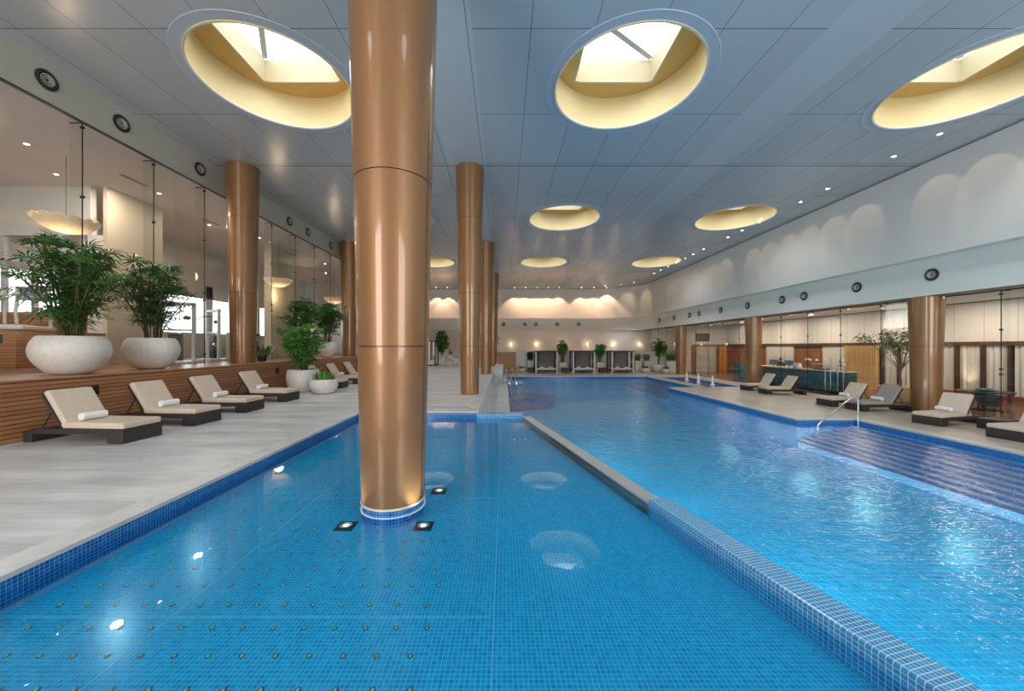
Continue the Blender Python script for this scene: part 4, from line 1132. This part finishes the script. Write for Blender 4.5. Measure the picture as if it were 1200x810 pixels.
for i, (x, y) in enumerate(((-14.3, 9.0), (-12.8, 12.4), (-13.5, 16.5), (-12.6, 21.5))):
    o = empty('ceiling_vent', (x, y, 7.56), label=O_[i] + ' long oval air vent in the ceiling behind the left glass', cat='air vent', group='oval vents in the gym ceiling')
    MB().box(-.1, .1, -.5, .5, -.02, 0).build('frame', m_white, o, bevel=.01)
    for q in (-.04, .04): MB().box(q - .015, q + .015, -.45, .45, -.028, -.019).build('slot', m_black, o)
    lamp('AREA', 'gym_lamp', (x - .6, y, 7.53), 60, (1, .84, .70), shape='DISK', size=.28, target=(x - .6, y, 0))
# treadmills on the raised wood block
def treadmill(x, y, z, rz, label):
    o = empty('treadmill', (x, y, z), rz, label, 'exercise machine', 'treadmills behind the left glass')
    MB().box(-.4, .4, -.9, .9, .05, .2).build('deck', m_mach, o, bevel=.04)
    MB().box(-.26, .26, -.85, .6, .2, .215).build('belt', m_black, o)
    for s in (-1, 1): MB().tube([(s * .36, .6, .15), (s * .38, .55, .7), (s * .36, .62, 1.15), (s * .33, .4, 1.25), (s * .33, 0, 1.05)], .045, 10).build('upright', m_mach, o, smooth=True)
    MB().box(-.38, .38, .5, .62, 1.05, 1.5).build('console', m_mach, o, bevel=.04)
    MB().box(-.25, .25, .485, .5, 1.2, 1.45).build('screen', m_screen, o)
treadmill(-16.6, 11.2, 2.25, R(30), 'grey treadmill seen left of the biggest palm through the glass')
treadmill(-15.2, 11.3, 2.25, R(30), 'grey treadmill seen through the fronds of the biggest palm')
struct(MB().box(-24, -13.9, 10.2, 12.5, 1.17, 2.25).build('wall_gym_step', m_woodslat))
# cable machine
def cable(x, y, rz, label):
    o = empty('cable_machine', (x, y, 1.17), rz, label, 'exercise machine', 'gym machines behind the left glass')
    for s in (-.55, .55): MB().box(s - .06, s + .06, -.06, .06, 0, 2.25).build('upright', m_mach, o, bevel=.02)
    MB().box(-.61, .61, -.06, .06, 2.15, 2.27).box(-.7, .7, -.35, .35, 0, .08).box(-.55, .55, -.04, .04, 1.2, 1.27).build('crossbar', m_mach, o, bevel=.01)
    MB().box(-.2, .2, -.06, .08, .1, 1.1).build('weight_stack', m_black, o)
    for s in (-.12, .12): MB().cyl((s, 0, .1), (s, 0, 2.15), .012, n=8).build('guide_rod', m_chrome, o)
    MB().cyl((.35, -.1, 1.7), (.35, .1, 1.7), .08).build('pulley', m_black, o)
    MB().tube([(.3, -.1, 1.95), (.35, -.5, 1.9), (.3, -.7, 1.75)], .02, 8).build('handle', m_black, o)
cable(-12.2, 13.3, R(20), 'tall grey cable machine just left of the near platform column')
cable(-13.0, 16.0, R(-30), 'pale weight machine behind the second big palm')
o = empty('rowing_machine', (-12.0, 7.4, 1.17), R(25), 'dark sloping exercise machine left of the biggest white planter', 'exercise machine')
MB().tube([(-1.3, 0, .1), (-.3, 0, .2), (.9, 0, .75)], .07, 10).build('beam', m_dark, o, smooth=True); MB().box(-1.4, -1.2, -.3, .3, 0, .08).box(.1, .3, -.3, .3, 0, .08).build('foot', m_dark, o, bevel=.02)
MB().box(.75, 1.0, -.2, .2, .7, .9).build('console', m_black, o, bevel=.03); MB().cyl((.2, 0, .08), (.2, 0, .42), .03).build('post', m_dark, o)
o = empty('dumbbell_rack', (-13.2, 18.2, 1.17), R(90), 'dark dumbbell rack right of the near platform column', 'exercise machine')
b = MB()
for z in (.3, .7, 1.1): b.box(-.9, .9, -.2, .2, z, z + .05)
for s in (-.9, .9): b.box(s - .04, s + .04, -.2, .2, 0, 1.3)
b.build('rack', m_mach, o)
for z in (.35, .75, 1.15):
    for k in range(6):
        MB().cyl((-.75 + k * .3, -.15, z + .08), (-.75 + k * .3, -.04, z + .08), .075, n=10).cyl((-.75 + k * .3, .04, z + .08), (-.75 + k * .3, .15, z + .08), .075, n=10).cyl((-.75 + k * .3, -.05, z + .08), (-.75 + k * .3, .05, z + .08), .02, n=8).build('dumbbell', m_black, o)
# black square vents in the wood wall
for y, l in ((7.95, 'black square wall socket in the slatted wood between the two nearest loungers'), (14.4, 'black square wall socket in the wood left of the deck palm')):
    o = MB().box(-9.13, -9.10, y - .1, y + .1, .72, .93).box(-9.10, -9.095, y - .07, y + .07, .75, .90).build('wall_socket', m_black, bevel=.004); tag(o, l, 'wall socket', 'black sockets in the wood wall')
